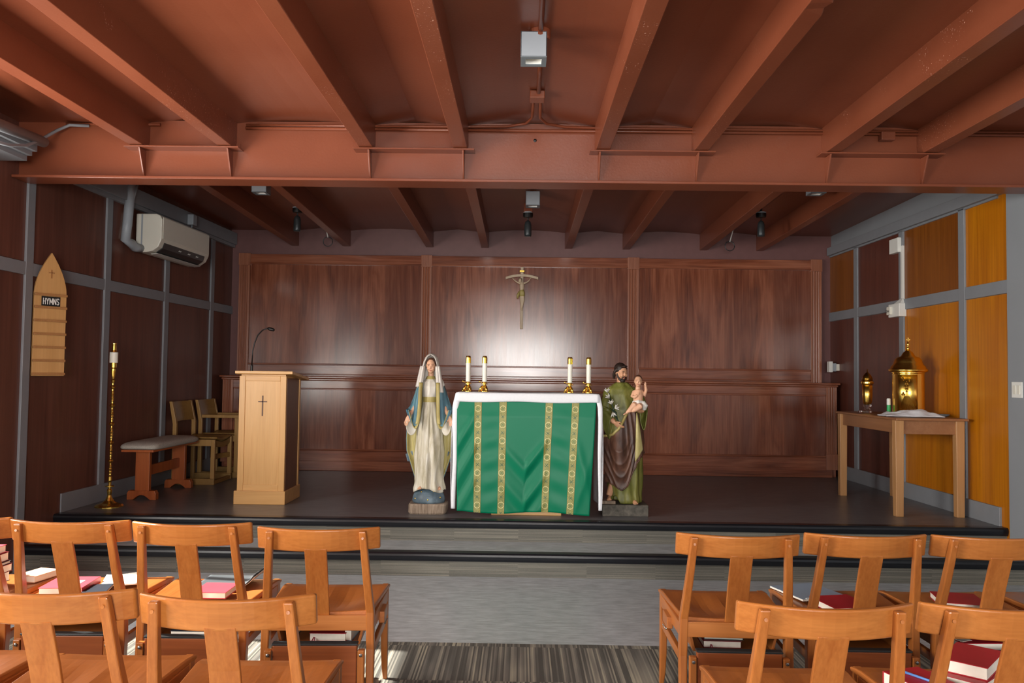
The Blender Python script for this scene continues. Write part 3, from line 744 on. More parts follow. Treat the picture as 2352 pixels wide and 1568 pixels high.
# ================================================================== two oak chairs along the left wall
def oak_chair(name, loc, arms, label):
    r = empty(name, loc); tag(r, label, 'chair', 'oak sanctuary chairs along the left wall')
    for s in (-1, 1):
        y = s*.235; t = .018
        pts = [((-.20, 0), .038), ((-.20, .60), .038), ((-.215, .68), .036), ((-.245, .825), .030)]
        m = MB(); m.loft([[Vector((x+a*w_/2, y+b*t, z)) for a, b in ((-1, -1), (1, -1), (1, 1), (-1, 1))] for (x, z), w_ in pts]); m.build('back_post', 'oak', r, bevel=.003)
        top = .635 if arms else .45
        MB().box(.17, .21, y-t, y+t, .06, top).build('front_leg', 'oak', r, bevel=.003)
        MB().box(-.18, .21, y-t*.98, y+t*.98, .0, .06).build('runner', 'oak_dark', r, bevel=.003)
        if arms: MB().box(-.185, .212, y-t-.003, y+t+.003, .635, .668).build('arm', 'oak', r, bevel=.004)
        MB().box(-.18, .17, y-t*.9, y+t*.9, .385, .45).build('side_rail', 'oak', r, bevel=.003)
    # curved seat and cross rails
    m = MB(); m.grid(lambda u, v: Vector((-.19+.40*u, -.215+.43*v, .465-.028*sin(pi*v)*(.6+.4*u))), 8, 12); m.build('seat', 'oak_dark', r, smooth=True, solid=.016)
    m = MB(); n = 10; rr = []
    for k in range(n+1):
        v = k/n; y = -.215+.43*v; z = .44-.028*sin(pi*v)
        rr.append([Vector((.175, y, z-.055)), Vector((.195, y, z-.055)), Vector((.195, y, z)), Vector((.175, y, z))])
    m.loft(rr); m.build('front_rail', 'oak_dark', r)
    m = MB(); rr = []
    for k in range(n+1):
        v = k/n; y = -.215+.43*v; x = .18-.05*sin(pi*v)
        rr.append([Vector((x, y, .235)), Vector((x+.018, y, .235)), Vector((x+.018, y, .285)), Vector((x, y, .285))])
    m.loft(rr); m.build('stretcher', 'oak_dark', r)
    m = MB(); rr = []
    for k in range(n+1):
        v = k/n; y = -.217+.434*v; b = -.03*sin(pi*v)
        rr.append([Vector((-.208+b, y, .625)), Vector((-.190+b, y, .625)), Vector((-.232+b, y, .822)), Vector((-.250+b, y, .822))])
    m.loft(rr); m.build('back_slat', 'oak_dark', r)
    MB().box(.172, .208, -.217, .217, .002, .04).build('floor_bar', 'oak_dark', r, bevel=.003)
    return r
oak_chair('side_chair', (-3.255, 8.44, ZP), False, 'armless honey oak chair right behind the grey cushioned bench')
oak_chair('armchair', (-3.225, 9.02, ZP), True, 'honey oak armchair between the armless chair and the panelling')

# ================================================================== tall brass candle stand
r = empty('candle_stand', (-3.41, 6.83, ZP)); tag(r, 'tall turned brass floor candle stand with a thick white candle', 'candle stand')
H = 1.20
pr = [(.112, 0), (.112, .006), (.098, .018), (.06, .03), (.034, .05), (.022, .075), (.016, .095), (.02, .12), (.021, .135), (.012, .15), (.012, .158), (.036, .165), (.036, .171), (.012, .176), (.013, .20), (.017, .215), (.016, .245), (.010, .255)]
z = .26
while z < .98:
    for k, rr_ in enumerate((.012, .010, .013, .010, .014, .010, .012, .008)):
        pr.append((rr_, z+.012*k))
    z += .098
    pr += [(.008, z), (.020, z+.012), (.022, z+.018), (.018, z+.027), (.009, z+.036), (.009, z+.05)]
    z += .056
pr += [(.012, 1.03), (.018, 1.05), (.010, 1.06), (.014, 1.08), (.019, 1.13), (.019, 1.145), (.012, 1.15), (.024, 1.155), (.024, 1.195), (.001, 1.195)]
MB().lathe(pr, 20).build('stem', 'brass', r, smooth=False)
MB().lathe([(.033, 1.196), (.033, 1.282), (.001, 1.284)], 20).build('candle', 'wax', r, smooth=False)
MB().lathe([(.024, 1.285), (.020, 1.30), (.017, 1.345), (.020, 1.35), (.020, 1.358), (.006, 1.36)], 18).build('follower', 'brass', r, smooth=False)

# ================================================================== hymn board
a, b = Vector((-3.622, 6.035, 0)), Vector((-3.495, 6.225, 0)); dv = (b-a).normalized(); nv = Vector((dv.y, -dv.x, 0))
r = empty('hymn_board', ((a.x+b.x)/2, (a.y+b.y)/2, 1.42)); r.rotation_euler = (0, 0, atan2(dv.y, dv.x))
tag(r, 'pale wooden hymn board with a pointed top on the left wall', 'hymn board')
W2 = .118; HB = .93
poly = [(-W2, 0), (W2, 0), (W2, .62)]
for k in range(1, 9):
    t = k/8; poly.append((W2*(1-t**1.75), .62+(HB-.62)*t))
for k in range(7, 0, -1):
    t = k/8; poly.append((-W2*(1-t**1.75), .62+(HB-.62)*t))
poly.append((-W2, .62))
MB().prism(poly, .02, Matrix(((1, 0, 0, 0), (0, 0, -1, .01), (0, 1, 0, 0), (0, 0, 0, 1)))).build('backboard', 'hymnwood', r, bevel=.003)
for k, z in enumerate((.005, .105, .205, .305, .405, .505, .60)):
    MB().box(-W2-.002, W2+.002, -.022, -.009, z, z+.018).build('number_rail', 'hymnrail', r, bevel=.002)
m = MB(); m.box(-.005, .005, -.0135, -.0095, .735, .80); m.box(-.022, .022, -.0135, -.0095, .772, .781); m.build('small_cross', 'hymnrail', r)
pl = MB().box(-.068, .068, -.0155, -.0095, .525, .597).build('sign_plate', 'black', r, label='black plate reading HYMNS')
GLY = {'H': [((0, 0), (0, 1)), ((1, 0), (1, 1)), ((0, .5), (1, .5))], 'Y': [((0, 1), (.5, .45)), ((1, 1), (.5, .45)), ((.5, .45), (.5, 0))],
       'M': [((0, 0), (0, 1)), ((1, 0), (1, 1)), ((0, 1), (.5, .25)), ((1, 1), (.5, .25))], 'N': [((0, 0), (0, 1)), ((1, 0), (1, 1)), ((0, 1), (1, 0))],
       'S': [((1, .84), (.75, 1)), ((.75, 1), (.25, 1)), ((.25, 1), (0, .8)), ((0, .8), (.15, .58)), ((.15, .58), (.85, .42)), ((.85, .42), (1, .2)), ((1, .2), (.75, 0)), ((.75, 0), (.25, 0)), ((.25, 0), (0, .16))]}
m = MB(); x = -.0565; k = 0
for chx, wd in (('H', .0155), ('Y', .0165), ('M', .0205), ('N', .0165), ('S', .015)):
    for (a0, b0), (a1, b1) in GLY[chx]:
        p = Vector((x+a0*wd, -.0001*k, .0035+b0*.045)); q = Vector((x+a1*wd, -.0001*k, .0035+b1*.045)); d = (q-p).normalized()*.0012; k = (k+1) % 4
        m.bar(p-d, q+d, .0052, .0016, side=Vector((1, 0, .0)) if abs(d.x) < abs(d.z) else Vector((0, 0, 1)))
    x += wd+.0075
lo = m.build('lettering', 'white', pl); lo.location = (0, -.0162, .534)

# ================================================================== air conditioner
y0, y1 = 7.52, 8.57; ym = (y0+y1)/2
r = empty('air_conditioner', (XL(ym)+.03, ym, 2.565)); r.rotation_euler = (0, 0, ANG_L)
tag(r, 'white wall mounted air conditioner high on the left wall', 'air conditioner')
L2 = (y1-y0)/2
prof = [(0, .36), (.0, .02), (.03, .0), (.10, .0), (.16, .012), (.215, .05), (.24, .105), (.245, .13), (.245, .31), (.225, .345), (.19, .36)]
MB().loft([[Vector((x, y, z)) for x, z in prof] for y in (-L2, L2)]).build('casing', 'offwhite', r, bevel=.008)
MB().loft([[Vector((x, y, z)) for x, z in ((.246, .125), (.252, .13), (.252, .325), (.246, .335))] for y in (-L2+.02, L2-.02)]).build('front_cover', 'offwhite', r, bevel=.003)
MB().loft([[Vector((x, y, z)) for x, z in ((.165, .010), (.222, .050), (.238, .098), (.242, .096), (.226, .044), (.167, .004))] for y in (-L2+.07, L2-.1)]).build('outlet_slot', 'charcoal', r)
lv = MB().loft([[Vector((x, y, z)) for x, z in ((.12, -.006), (.18, .0), (.182, -.004), (.12, -.012))] for y in (-L2+.06, L2-.06)]).build('louvre', 'white', r)
for y in (-.12, .08, .26):
    m = MB()
    for q in (-.02, .0, .02): m.bar((.235, y+q, .07), (.205, y+q+.02, .045), .006, .012)
    m.build('vane', 'white', lv)
MB().box(.05, .065, -L2-.001, -L2+.001, .0, .355).build('side_seam', 'grayplastic', r)
# lagged pipes
pts = [P(300, 420, X=-3.55), P(299, 450, X=-3.555), P(293, 510, X=-3.56), P(288, 550, X=-3.56)]
e = Vector((XL(7.5)+.08, 7.535, 2.60)); pts += [Vector((-3.565, 7.40, 2.625)), Vector((-3.56, 7.45, 2.60)), e]
PIPE = o = MB().tube(pts, .042, 12).build('pipe', 'grayplastic', smooth=True); tag(o, 'grey lagged pipe dropping from the beam to the air conditioner', 'pipe')
pts2 = [P(314, 425, X=-3.52), P(305, 455, X=-3.53), P(303, 475, X=-3.55), P(299, 520, X=-3.56)]
MB().tube(pts2, .018, 10).build('branch', 'grayplastic', PIPE, smooth=True)
bx = P(453, 508, X=-3.42); r = empty('wall_box', (XL(bx.y)+.07, bx.y, bx.z-.045)); tag(r, 'small grey switch box above the far end of the air conditioner', 'switch box')
MB().box(0, .065, -.05, .05, 0, .11).build('box', 'grayplastic', r, bevel=.006); MB().tube([(.03, 0, .0), (.03, .0, -.05), (.02, -.01, -.12)], .008, 8).build('cord', 'grayplastic', r, smooth=True)

# ================================================================== cube lamps and spots
def cube_lamp(x, y, ztop, label):
    r = empty('ceiling_lamp', (x, y, ztop)); tag(r, label, 'lamp', 'grey cube ceiling lamps')
    h = .068; m = MB()
    for a, b, c, d in ((-h, h, -h, -h+.006), (-h, h, h-.006, h), (-h, -h+.006, -h, h), (h-.006, h, -h, h)): m.box(a, b, c, d, -.135, 0)
    m.box(-h, h, -h, h, -.006, 0); m.build('housing', 'grayplastic', r, bevel=.002)
    m = MB(); q = .042
    for a, b, c, d in ((-h, h, -h, -q), (-h, h, q, h), (-h, -q, -q, q), (q, h, -q, q)): m.box(a, b, c, d, -.138, -.132)
    m.build('bezel', 'grayplastic_d', r)
    m = MB(); m.loft([[Vector((a*s_, b*s_, z_)) for a, b in ((-1, -1), (1, -1), (1, 1), (-1, 1))] for s_, z_ in ((.042, -.132), (.034, -.06))], cap=False); m.box(-.034, .034, -.034, .034, -.062, -.058); m.build('reflector', 'white', r)
    MB().box(-.03, .03, -.02, .02, 0, .02).build('mount', 'red', r)
    return r
cube_lamp(.049, 4.275, 3.268, 'grey cube ceiling lamp hanging in the nave, in front of the main beam')
cube_lamp(.10, 7.85, 3.235, 'grey cube ceiling lamp over the altar, seen just under the main beam')
cube_lamp(-2.39, 7.40, 3.235, 'grey cube ceiling lamp above the left side of the platform, cut off by the beam')
cube_lamp(2.60, 7.22, 3.24, 'grey cube ceiling lamp above the right side of the platform, barely showing below the beam')
def spot(x, y, ztop, label, box_=False):
    r = empty('spot_light', (x, y, ztop)); tag(r, label, 'spotlight', 'dark hanging spotlights over the platform')
    MB().lathe([(.052, .0), (.052, -.03), (.045, -.045), (.01, -.05)], 20).build('canopy', 'black', r, smooth=False)
    MB().tube([(0, 0, -.045), (0, 0, -.085)], .006, 8).build('stem', 'charcoal', r)
    MB().lathe([(.012, -.075), (.028, -.09), (.036, -.12), (.038, -.22), (.034, -.24), (.001, -.242)], 20).build('shade', 'charcoal', r, smooth=True)
    MB().lathe([(.05, .001), (.05, .012)], 16).build('ceiling_plate', 'grayplastic', r); MB().tube([(0, 0, .01), (0, 0, .082)], .012, 10).build('hanger', 'black', r)
    return r
s = spot(.06, 8.4, 3.14, 'dark bullet spotlight hanging straight over the altar, below the middle cube lamp')
MB().box(-.045, .045, -.03, .03, .0, .10).build('mount_box', 'red', s, bevel=.004)
spot(-2.33, 8.4, 3.165, 'dark bullet spotlight hanging in shade on the left of the platform ceiling')
spot(2.46, 8.4, 3.165, 'dark bullet spotlight hanging in shade on the right of the platform ceiling')
for x, q, lab in ((-2.27, 1, 'pale rod with a round hook ring hanging near the left end of the rear wall'), (2.42, -1, 'pale rod with a round hook ring hanging near the right end of the rear wall')):
    r = empty('hanging_hook', (x, 9.5, 3.17)); tag(r, lab, 'hook')
    MB().tube([(-.04*q, 0, .03), (0, 0, -.12)], .007, 8).build('rod', 'white', r, smooth=True)
    MB().tube([(.0+.055*cos(t), .0, -.12-.05+.055*sin(t)+.0) for t in [2*pi*i/20 for i in range(21)]], .005, 6).build('ring', 'charcoal', r, smooth=True)

# ================================================================== switches and sockets on the right wall
def plate(name, y, z, wy, hz, mat, label, cat, d0=.0, tog=2):
    r = empty(name, (XR(y)-d0, y, z)); r.rotation_euler = (0, 0, ANG_R); tag(r, label, cat)
    MB().box(-.008, 0, -wy/2, wy/2, -hz/2, hz/2).build('face_plate', mat, r, bevel=.002)
    for k in range(tog):
        yy = (k-(tog-1)/2)*wy/(tog+.6)
        MB().box(-.013, -.006, yy-.017, yy+.017, -hz*.28, hz*.28).build('rocker', 'offwhite', r, bevel=.002)
    return r
plate('light_switch', 6.25, 1.408, .125, .12, 'white', 'white double light switch on the grey wall', 'light switch', .03)
plate('wall_socket', 8.31, .752, .075, .118, 'white', 'white wall socket behind the credence table leg', 'socket', .012, 2)
yb = 8.15
r = empty('surface_trunking', (XR(yb)-.013, yb, 2.1)); r.rotation_euler = (0, 0, ANG_R); tag(r, 'white surface trunking with two boxes running down the right wall', 'wall trunking')
MB().box(-.05, 0, -.09, .09, .63, .775).build('upper_box', 'white', r, bevel=.004)
MB().box(-.022, 0, -.125, -.085, .17, .69).build('channel', 'white', r, bevel=.002)
m = MB(); m.loft([[Vector((a, b, .17)) for a, b in ((-.022, -.125), (0, -.125), (0, -.085), (-.022, -.085))], [Vector((a, b, .115)) for a, b in ((-.06, -.15), (0, -.15), (0, .0), (-.06, .0))]]); m.build('adaptor', 'white', r)
lb = MB().box(-.075, 0, -.16, .06, -.01, .12).build('lower_box', 'white', r, bevel=.005)
MB().box(-.10, -.073, -.02, .05, .015, .095).build('outlet_cover', 'offwhite', lb, bevel=.004); MB().tube([(-.10, .0, .05), (-.125, .0, .05), (-.125, .0, .035)], .007, 8).build('connector', 'steel', lb, smooth=True)
r = empty('plug_adapter', (XR(9.62), 9.62, 1.555)); tag(r, 'white plug adapter sticking out of the right wall beside the panelling', 'plug')
MB().box(-.045, 0, -.035, .035, .012, .09).build('socket_plate', 'offwhite', r, bevel=.003); MB().box(-.09, -.044, -.03, .03, .005, .10).build('transformer', 'grayplastic', r, bevel=.004); MB().box(-.13, -.089, -.04, .04, -.005, .12).build('cover', 'white', r, bevel=.004)

# ================================================================== crucifix
r = empty('crucifix', (.006, 9.775, 2.02)); tag(r, 'pale wooden crucifix with a bowed crossbar on the middle panel', 'crucifix')
MB().loft([[Vector((a*w_, b, z)) for a, b in ((-1, -.022), (1, -.022), (1, 0), (-1, 0))] for z, w_ in ((0, .0175), (.742, .0165))]).build('upright', 'crosswood', r, bevel=.003)
m = MB(); rr = []
for k in range(15):
    x = -.195+.39*k/14; z = .64-.035*(x/.195)**2
    rr.append([Vector((x, -.034, z-.016)), Vector((x, -.012, z-.016)), Vector((x, -.012, z+.016)), Vector((x, -.034, z+.016))])
m.loft(rr); m.build('crossbar', 'crosswood', r, bevel=.005)
m = MB(); m.box(-.03, .03, -.03, -.022, .678, .705); m.build('title_scroll', 'brass', r, bevel=.004, label='small golden scroll')
MB().box(-.007, .007, -.026, -.021, .275, .305).build('hole_plug', 'black', r)
fg = MB()
hd = Vector((-.022, -.062, .575)); fg.ell(hd, (.021, .022, .028), 14); fg.tube([hd, (-.006, -.05, .545)], .010, 8)
fg.tube([(-.002, -.046, .55), (0, -.05, .52), (0, -.048, .48), (.003, -.046, .45), (.004, -.048, .42)], [.022, .030, .027, .022, .026], 12)
for s, hx, hz in ((-1, -.112, .600), (1, .098, .602)):
    fg.tube([(s*.026, -.048, .542), (s*.055, -.05, .553), (s*.085, -.05, .575), (hx, -.044, hz)], [.011, .0095, .0075, .006], 8)
    for f in range(5): fg.tube([(hx, -.044, hz), (hx+s*.010+.002*f, -.044, hz+.014-.007*f)], [.003, .0018], 6)
fg.tube([(-.004, -.05, .42), (-.006, -.058, .34), (-.002, -.044, .27), (.002, -.038, .235)], [.020, .017, .012, .007], 10)
fg.tube([(.014, -.05, .42), (.018, -.06, .34), (.008, -.046, .27), (.002, -.042, .235)], [.020, .017, .012, .007], 10)
fg.tube([(0, -.04, .25), (-.002, -.052, .215)], [.009, .006], 8); fg.tube([(.004, -.042, .25), (.006, -.055, .217)], [.009, .006], 8)
CF = fg.build('figure', 'corpus', r, remesh=.0035)
m = MB(); m.tube([(-.004, -.049, .46), (.004, -.05, .43), (.004, -.052, .385)], [.029, .034, .033], 12); m.tube([(-.03, -.058, .44), (-.045, -.062, .40), (-.05, -.06, .36)], [.012, .016, .010], 8); m.build('loincloth', 'gold_paint', CF, smooth=True)
MB().ell(hd+Vector((0, .006, .007)), (.023, .022, .026), 12).build('hair', 'feature', CF, smooth=True)

# ================================================================== credence table and the things on it
r = empty('credence_table', (3.425, 7.5, ZP)); tag(r, 'light brown wooden credence table along the right wall', 'table')
MB().box(-.30, .30, -.66, .66, .80, .82).build('table_top', 'tabletop', r, bevel=.005)
for x in (-.255, .25):
    for y in (-.585, .60):
        MB().bar((x, y, 0), (x, y, .80), .062, .062, .072, .066).build('leg', 'tablewood', r, bevel=.004)
MB().box(-.262, -.24, -.56, .57, .69, .80).build('apron', 'tabletop', r, bevel=.002); MB().box(.235, .257, -.56, .57, .69, .80).build('apron', 'tabletop', r, bevel=.002)
MB().box(-.225, .22, -.595, -.572, .685, .80).build('apron', 'tabletop', r, bevel=.002); MB().box(-.225, .22, .585, .61, .685, .80).build('apron', 'tabletop', r, bevel=.002)
ZT = ZP+.821
r = empty('tabernacle', (3.515, 7.46, ZT)); tag(r, 'large round polished gold tabernacle with a domed lid and finial', 'tabernacle')
MB().lathe([(.142, 0), (.142, .02), (.134, .028), (.134, .372), (.14, .38), (.14, .386), (.001, .386)], 40).build('body', 'gold', r, smooth=False)
ld = MB().lathe([(.150, .386), (.162, .395), (.166, .405), (.158, .415), (.150, .42), (.146, .435), (.128, .455), (.12, .475), (.112, .50), (.092, .52), (.06, .53), (.052, .545), (.04, .565), (.02, .58), (.012, .59)], 40).build('domed_lid', 'gold', r, smooth=True)
MB().lathe([(.008, .585), (.02, .60), (.008, .612), (.006, .625), (.016, .638), (.006, .65), (.005, .665)], 16).build('finial', 'gold', ld, smooth=True)
m = MB(); m.box(-.004, .004, -.004, .004, .655, .70); m.box(-.018, .018, -.004, .004, .676, .684); m.build('finial_cross', 'gold', ld)
# engraved door facing the sanctuary
ad = math.radians(242); m = MB()
def cyl(a, z, rr_): return Vector((rr_*cos(a), rr_*sin(a), z))
m.grid(lambda u, v: cyl(ad-.62+1.24*u, .03+.335*v, .1365), 16, 2); dr = m.build('door', 'gold', r, smooth=True, solid=.003, label='gold door engraved with rays and a grape cluster')
m = MB()
for k in range(17):
    t = k/16; a0 = ad-.05; z0 = .215; a1 = ad-.55+1.1*t; m.tube([cyl(a0+(a1-a0)*f, z0-(.175)*f, .1388) for f in (.25, .6, 1)], .0011, 4)
m.build('ray_engraving', 'brass_dark', dr)
m = MB()
for (da, dz) in ((0, .30), (-.07, .285), (.07, .285), (-.1, .26), (0, .262), (.1, .26), (-.05, .238), (.05, .238), (0, .215), (-.2, .2), (-.26, .185), (-.14, .185), (-.22, .33), (.18, .32)):
    m.ell(cyl(ad+da-.05, dz, .139), (.009, .009, .010), 8)
m.build('grape_relief', 'brass_dark', dr, smooth=True)
r = empty('sanctuary_lamp', (3.315, 7.86, ZT)); tag(r, 'slim gold sanctuary lamp with a dark dome on a glass foot', 'sanctuary lamp')
MB().lathe([(.038, 0), (.040, .012), (.026, .025), (.024, .05), (.036, .06), (.036, .075), (.001, .076)], 20).build('glass_foot', 'glass', r, smooth=True)
MB().lathe([(.030, .076), (.041, .10), (.046, .16), (.048, .27), (.001, .272)], 24).build('cylinder', 'gold', r, smooth=True)
MB().lathe([(.05, .27), (.058, .278), (.058, .292), (.05, .30), (.001, .301)], 24).build('collar', 'gold', r, smooth=False)
MB().lathe([(.05, .30), (.048, .325), (.036, .355), (.018, .375), (.006, .383), (.004, .41), (.001, .415)], 24).build('dome', 'brass_dark', r, smooth=True)
r = empty('glue_stick', (3.355, 7.50, ZT)); tag(r, 'small green and white bottle standing in front of the tabernacle', 'bottle')
MB().lathe([(.016, 0), (.016, .085), (.001, .086)], 16).build('label_sleeve', 'green_lid', r); MB().lathe([(.0165, .086), (.0165, .14), (.012, .146), (.001, .146)], 16).build('cap', 'white', r)
r.name = 'small_bottle'
def tw(u, v):
    x = -.235+.47*u; y = -.14+.28*v
    e = min(1, 5*min(u, 1-u, v, 1-v))
    h = .006+e*(.022+.03*exp(-((u-.55)/.22)**2)*(.6+.4*sin(v*5))+.010*sin(u*23+v*9)*sin(v*14)+.012*noise.noise(Vector((u*6, v*5, 0))))
    return Vector((x+.02*sin(v*7), y+.015*sin(u*9), max(.004, h)))
m = MB(); m.grid(tw, 40, 26); o = m.build('towel', 'towel', smooth=True, solid=.005); o.location = (3.385, 7.15, ZT); o.rotation_euler = (0, 0, -.15); tag(o, 'crumpled white towel lying on the credence table corner', 'towel')
r = MB().lathe([(.045, 0), (.06, .008), (.066, .02), (.060, .021), (.045, .012), (.001, .011)], 24).build('dish', 'grayplastic_d', smooth=True); r.location = (3.697, 7.235, ZT); tag(r, 'flat grey dish beside the white towel on the table', 'dish')
r = MB().lathe([(.018, 0), (.02, .018), (.001, .019)], 14).build('glass_stopper', 'glass', smooth=True); r.location = (3.245, 7.86, ZT); tag(r, 'tiny clear glass stopper left of the slim gold lamp', 'stopper')

# ================================================================== altar
AX, AY, ATOP = .062, 6.63, 1.322
r = empty('altar_table', (AX, AY, ZP)); tag(r, 'altar with a pale wood pedestal under a white cloth and a green frontal', 'altar')
MB().box(-.565, .565, .02, .60, .915, .980).build('altar_top', 'maple_h', r, bevel=.004)
MB().box(-.25, .25, .12, .50, .06, .915).build('pedestal', 'maple', r, bevel=.004); MB().box(-.285, .285, .065, .55, 0, .06).build('pedestal_base', 'maple_h', r, bevel=.004)
# white cloth: top, short front fall, long side falls
m = MB(); hx = .572; zt = ATOP-ZP; n = 30
def cl(u, v):
    # u across the width, unrolled over both sides; v from front edge to back
    L = .93; Wt = 2*hx; s = -L+(Wt+2*L)*u
    y = .0+.62*v
    if s < 0 or s > Wt:
        q = -s if s < 0 else s-Wt; sg = -1 if s < 0 else 1
        fl = .010+.018*min(1, q/.12)+.012*sin(v*9+q*3)*min(1, q/.3)
        return Vector((sg*(hx+fl)-(0 if q > .03 else sg*.02*(1-q/.03)), y+.006*sin(q*6)*(1 if v == 0 else 0), zt-q))
    return Vector((-hx+s, y, zt+.002*sin(s*9)*sin(v*5)))
us = [0]; 
m.grid(cl, 90, 14)
ALC = m.build('altar_cloth', 'linen', smooth=True, solid=.004); ALC.location = (AX, AY-.012, ZP+.002); tag(ALC, 'white linen cloth covering the altar top and hanging down both sides', 'altar cloth')
m = MB(); m.grid(lambda u, v: Vector((-hx-.004+(2*hx+.008)*u, -.010-.006*sin(pi*v)+.002*sin(u*17)*v, zt+.001-.072*v-.004*sin(u*11)*v)), 50, 6)
m.build('front_fall', 'linen', ALC, smooth=True, solid=.003)
for sg in (-1, 1):    # front corners of the side falls turn inwards
    m = MB(); m.grid(lambda u, v: Vector((sg*(hx+.03+.004*sin(v*8)-(.052-.018*min(1, v*1.6))*u*(1 if sg < 0 else .8)-(.02*(1-min(1, v*9)))), -.002-.008*sin(pi*u)+.004*sin(v*7), zt-.005-.925*v)), 5, 40)
    m.build('corner_fold', 'linen', ALC, smooth=True, solid=.003)
# green frontal
FX0, FX1, FZ0, FZ1 = -.508-AX+.0, .618-AX, .375-ZP, 1.262-ZP
def fr_(u, v, off=0.0):
    """u 0..1 left to right, v 0 top .. 1 bottom"""
    x = FX0+(FX1-FX0)*u+(.014*(1-u)-.052*u)*v
    fall = min(1, v*3)
    d = 0
    def ridge(t, w_): return exp(-(t/w_)**2)
    if u < .16: d += .012*fall*(ridge(u*2.2+v-.42, .06)+ridge(u*2.2+v-.72, .07)+.8*ridge(u*2.2+v-1.02, .07)-.5*ridge(u*2.2+v-.56, .05)-.5*ridge(u*2.2+v-.88, .05))*(1-ridge(u-.152, .02))
    if .16 <= u < .33: d += .0035*sin(v*34+u*9)*fall*sin(pi*(u-.16)/.17)
    if .66 <= u < .85: d += .0035*sin(v*31-u*11)*fall*sin(pi*(u-.66)/.19)
    if .33 <= u <= .66:      # soft chevrons sagging towards the middle
        c = u-.50; q = v+(1.55 if c > 0 else 1.25)*abs(c); amp = 1.0 if c > 0 else .55
        d += .020*fall*amp*sin(pi*(u-.33)/.33)**.6*(ridge(q-.62, .055)+.9*ridge(q-.92, .06)+.7*ridge(q-1.16, .06)-.55*ridge(q-.74, .05)-.5*ridge(q-1.04, .05))
    if u > .85: d += .009*fall*sin(pi*(u-.85)/.15)*(ridge((u-.9)*3-(v-.5), .12)+ridge((u-.9)*3+(v-.85), .12))
    d += .012*v*sin(u*7.5+.6)
    z = FZ1+(FZ0-FZ1)*v-.010*u*v+.010*v*sin(u*8.5+2.2)
    return Vector((x, -.006-.016*min(1, v*7)-off-d-.010*v, z))
m = MB(); m.grid(lambda u, v: fr_(u, v), 110, 70)
FRT = m.build('altar_frontal', 'satin', smooth=True, solid=.002); FRT.location = (AX, AY, ZP); tag(FRT, 'green satin frontal with four gold bands hanging from the altar front', 'altar frontal')
for u0 in (.152, .331, .662, .851):
    p0, p1 = fr_(u0, 0), fr_(u0, 1); ang = atan2(p1.x-p0.x, p0.z-p1.z)
    Mx = Matrix.Translation(Vector((p0.x, 0, p0.z))) @ Matrix.Rotation(-ang, 4, 'Y')
    Mi = Mx.inverted(); hwid = .0255
    m = MB(); m.grid(lambda u, v: Mi @ fr_(u0+(u-.5)*2*hwid, v, .0035), 6, 70)
    o = m.build('gold_band', 'band', FRT, smooth=True, label='gold brocade band with small circles'); o.matrix_local = Mx
# candles on the altar
GC = 'short white candles on the altar'
def candle(x, y, label):
    r = empty('candlestick', (x, y, ATOP+.006)); tag(r, label, 'candle', GC)
    b = MB().lathe([(.030, 0), (.030, .006), (.024, .014), (.017, .03), (.020, .045), (.012, .055), (.012, .06), (.030, .064), (.030, .068), (.016, .07), (.019, .085), (.001, .086)], 20).build('brass_base', 'gold', r, smooth=False)
    for k in range(3):
        a = k*2*pi/3-pi/2+.5; q = MB(); q.tube([(.018*cos(a), .018*sin(a), .05), (.034*cos(a), .034*sin(a), .025), (.042*cos(a), .042*sin(a), .005)], [.008, .010, .008], 8); q.ell((.044*cos(a), .044*sin(a), .007), (.009, .009, .007), 10); q.build('scroll_foot', 'gold', b, smooth=True)
    MB().tube([(-.02, -.01, .075), (-.038, -.012, .082), (-.046, -.012, .09)], [.004, .004, .007], 8).build('finger_knob', 'gold', b, smooth=True)
    MB().lathe([(.0195, .084), (.0195, .252), (.001, .253)], 20).build('candle', 'wax', r, smooth=False)
    MB().lathe([(.0215, .238), (.0215, .285), (.017, .298), (.006, .30), (.001, .3)], 20).build('follower', 'brass', r, smooth=False)
    return r
c1 = candle(-.436, 6.85, 'leftmost altar candle, nearest to the blue robed statue')
for x, lab in ((-.298, 'altar candle second from the left, on the side of the blue robed statue'), (.415, 'altar candle third from the left, across the gap from the left pair'), (.571, 'rightmost altar candle, beside the bearded statue')):
    c = copy_tree(c1); c.location.x = x; c['label'] = lab
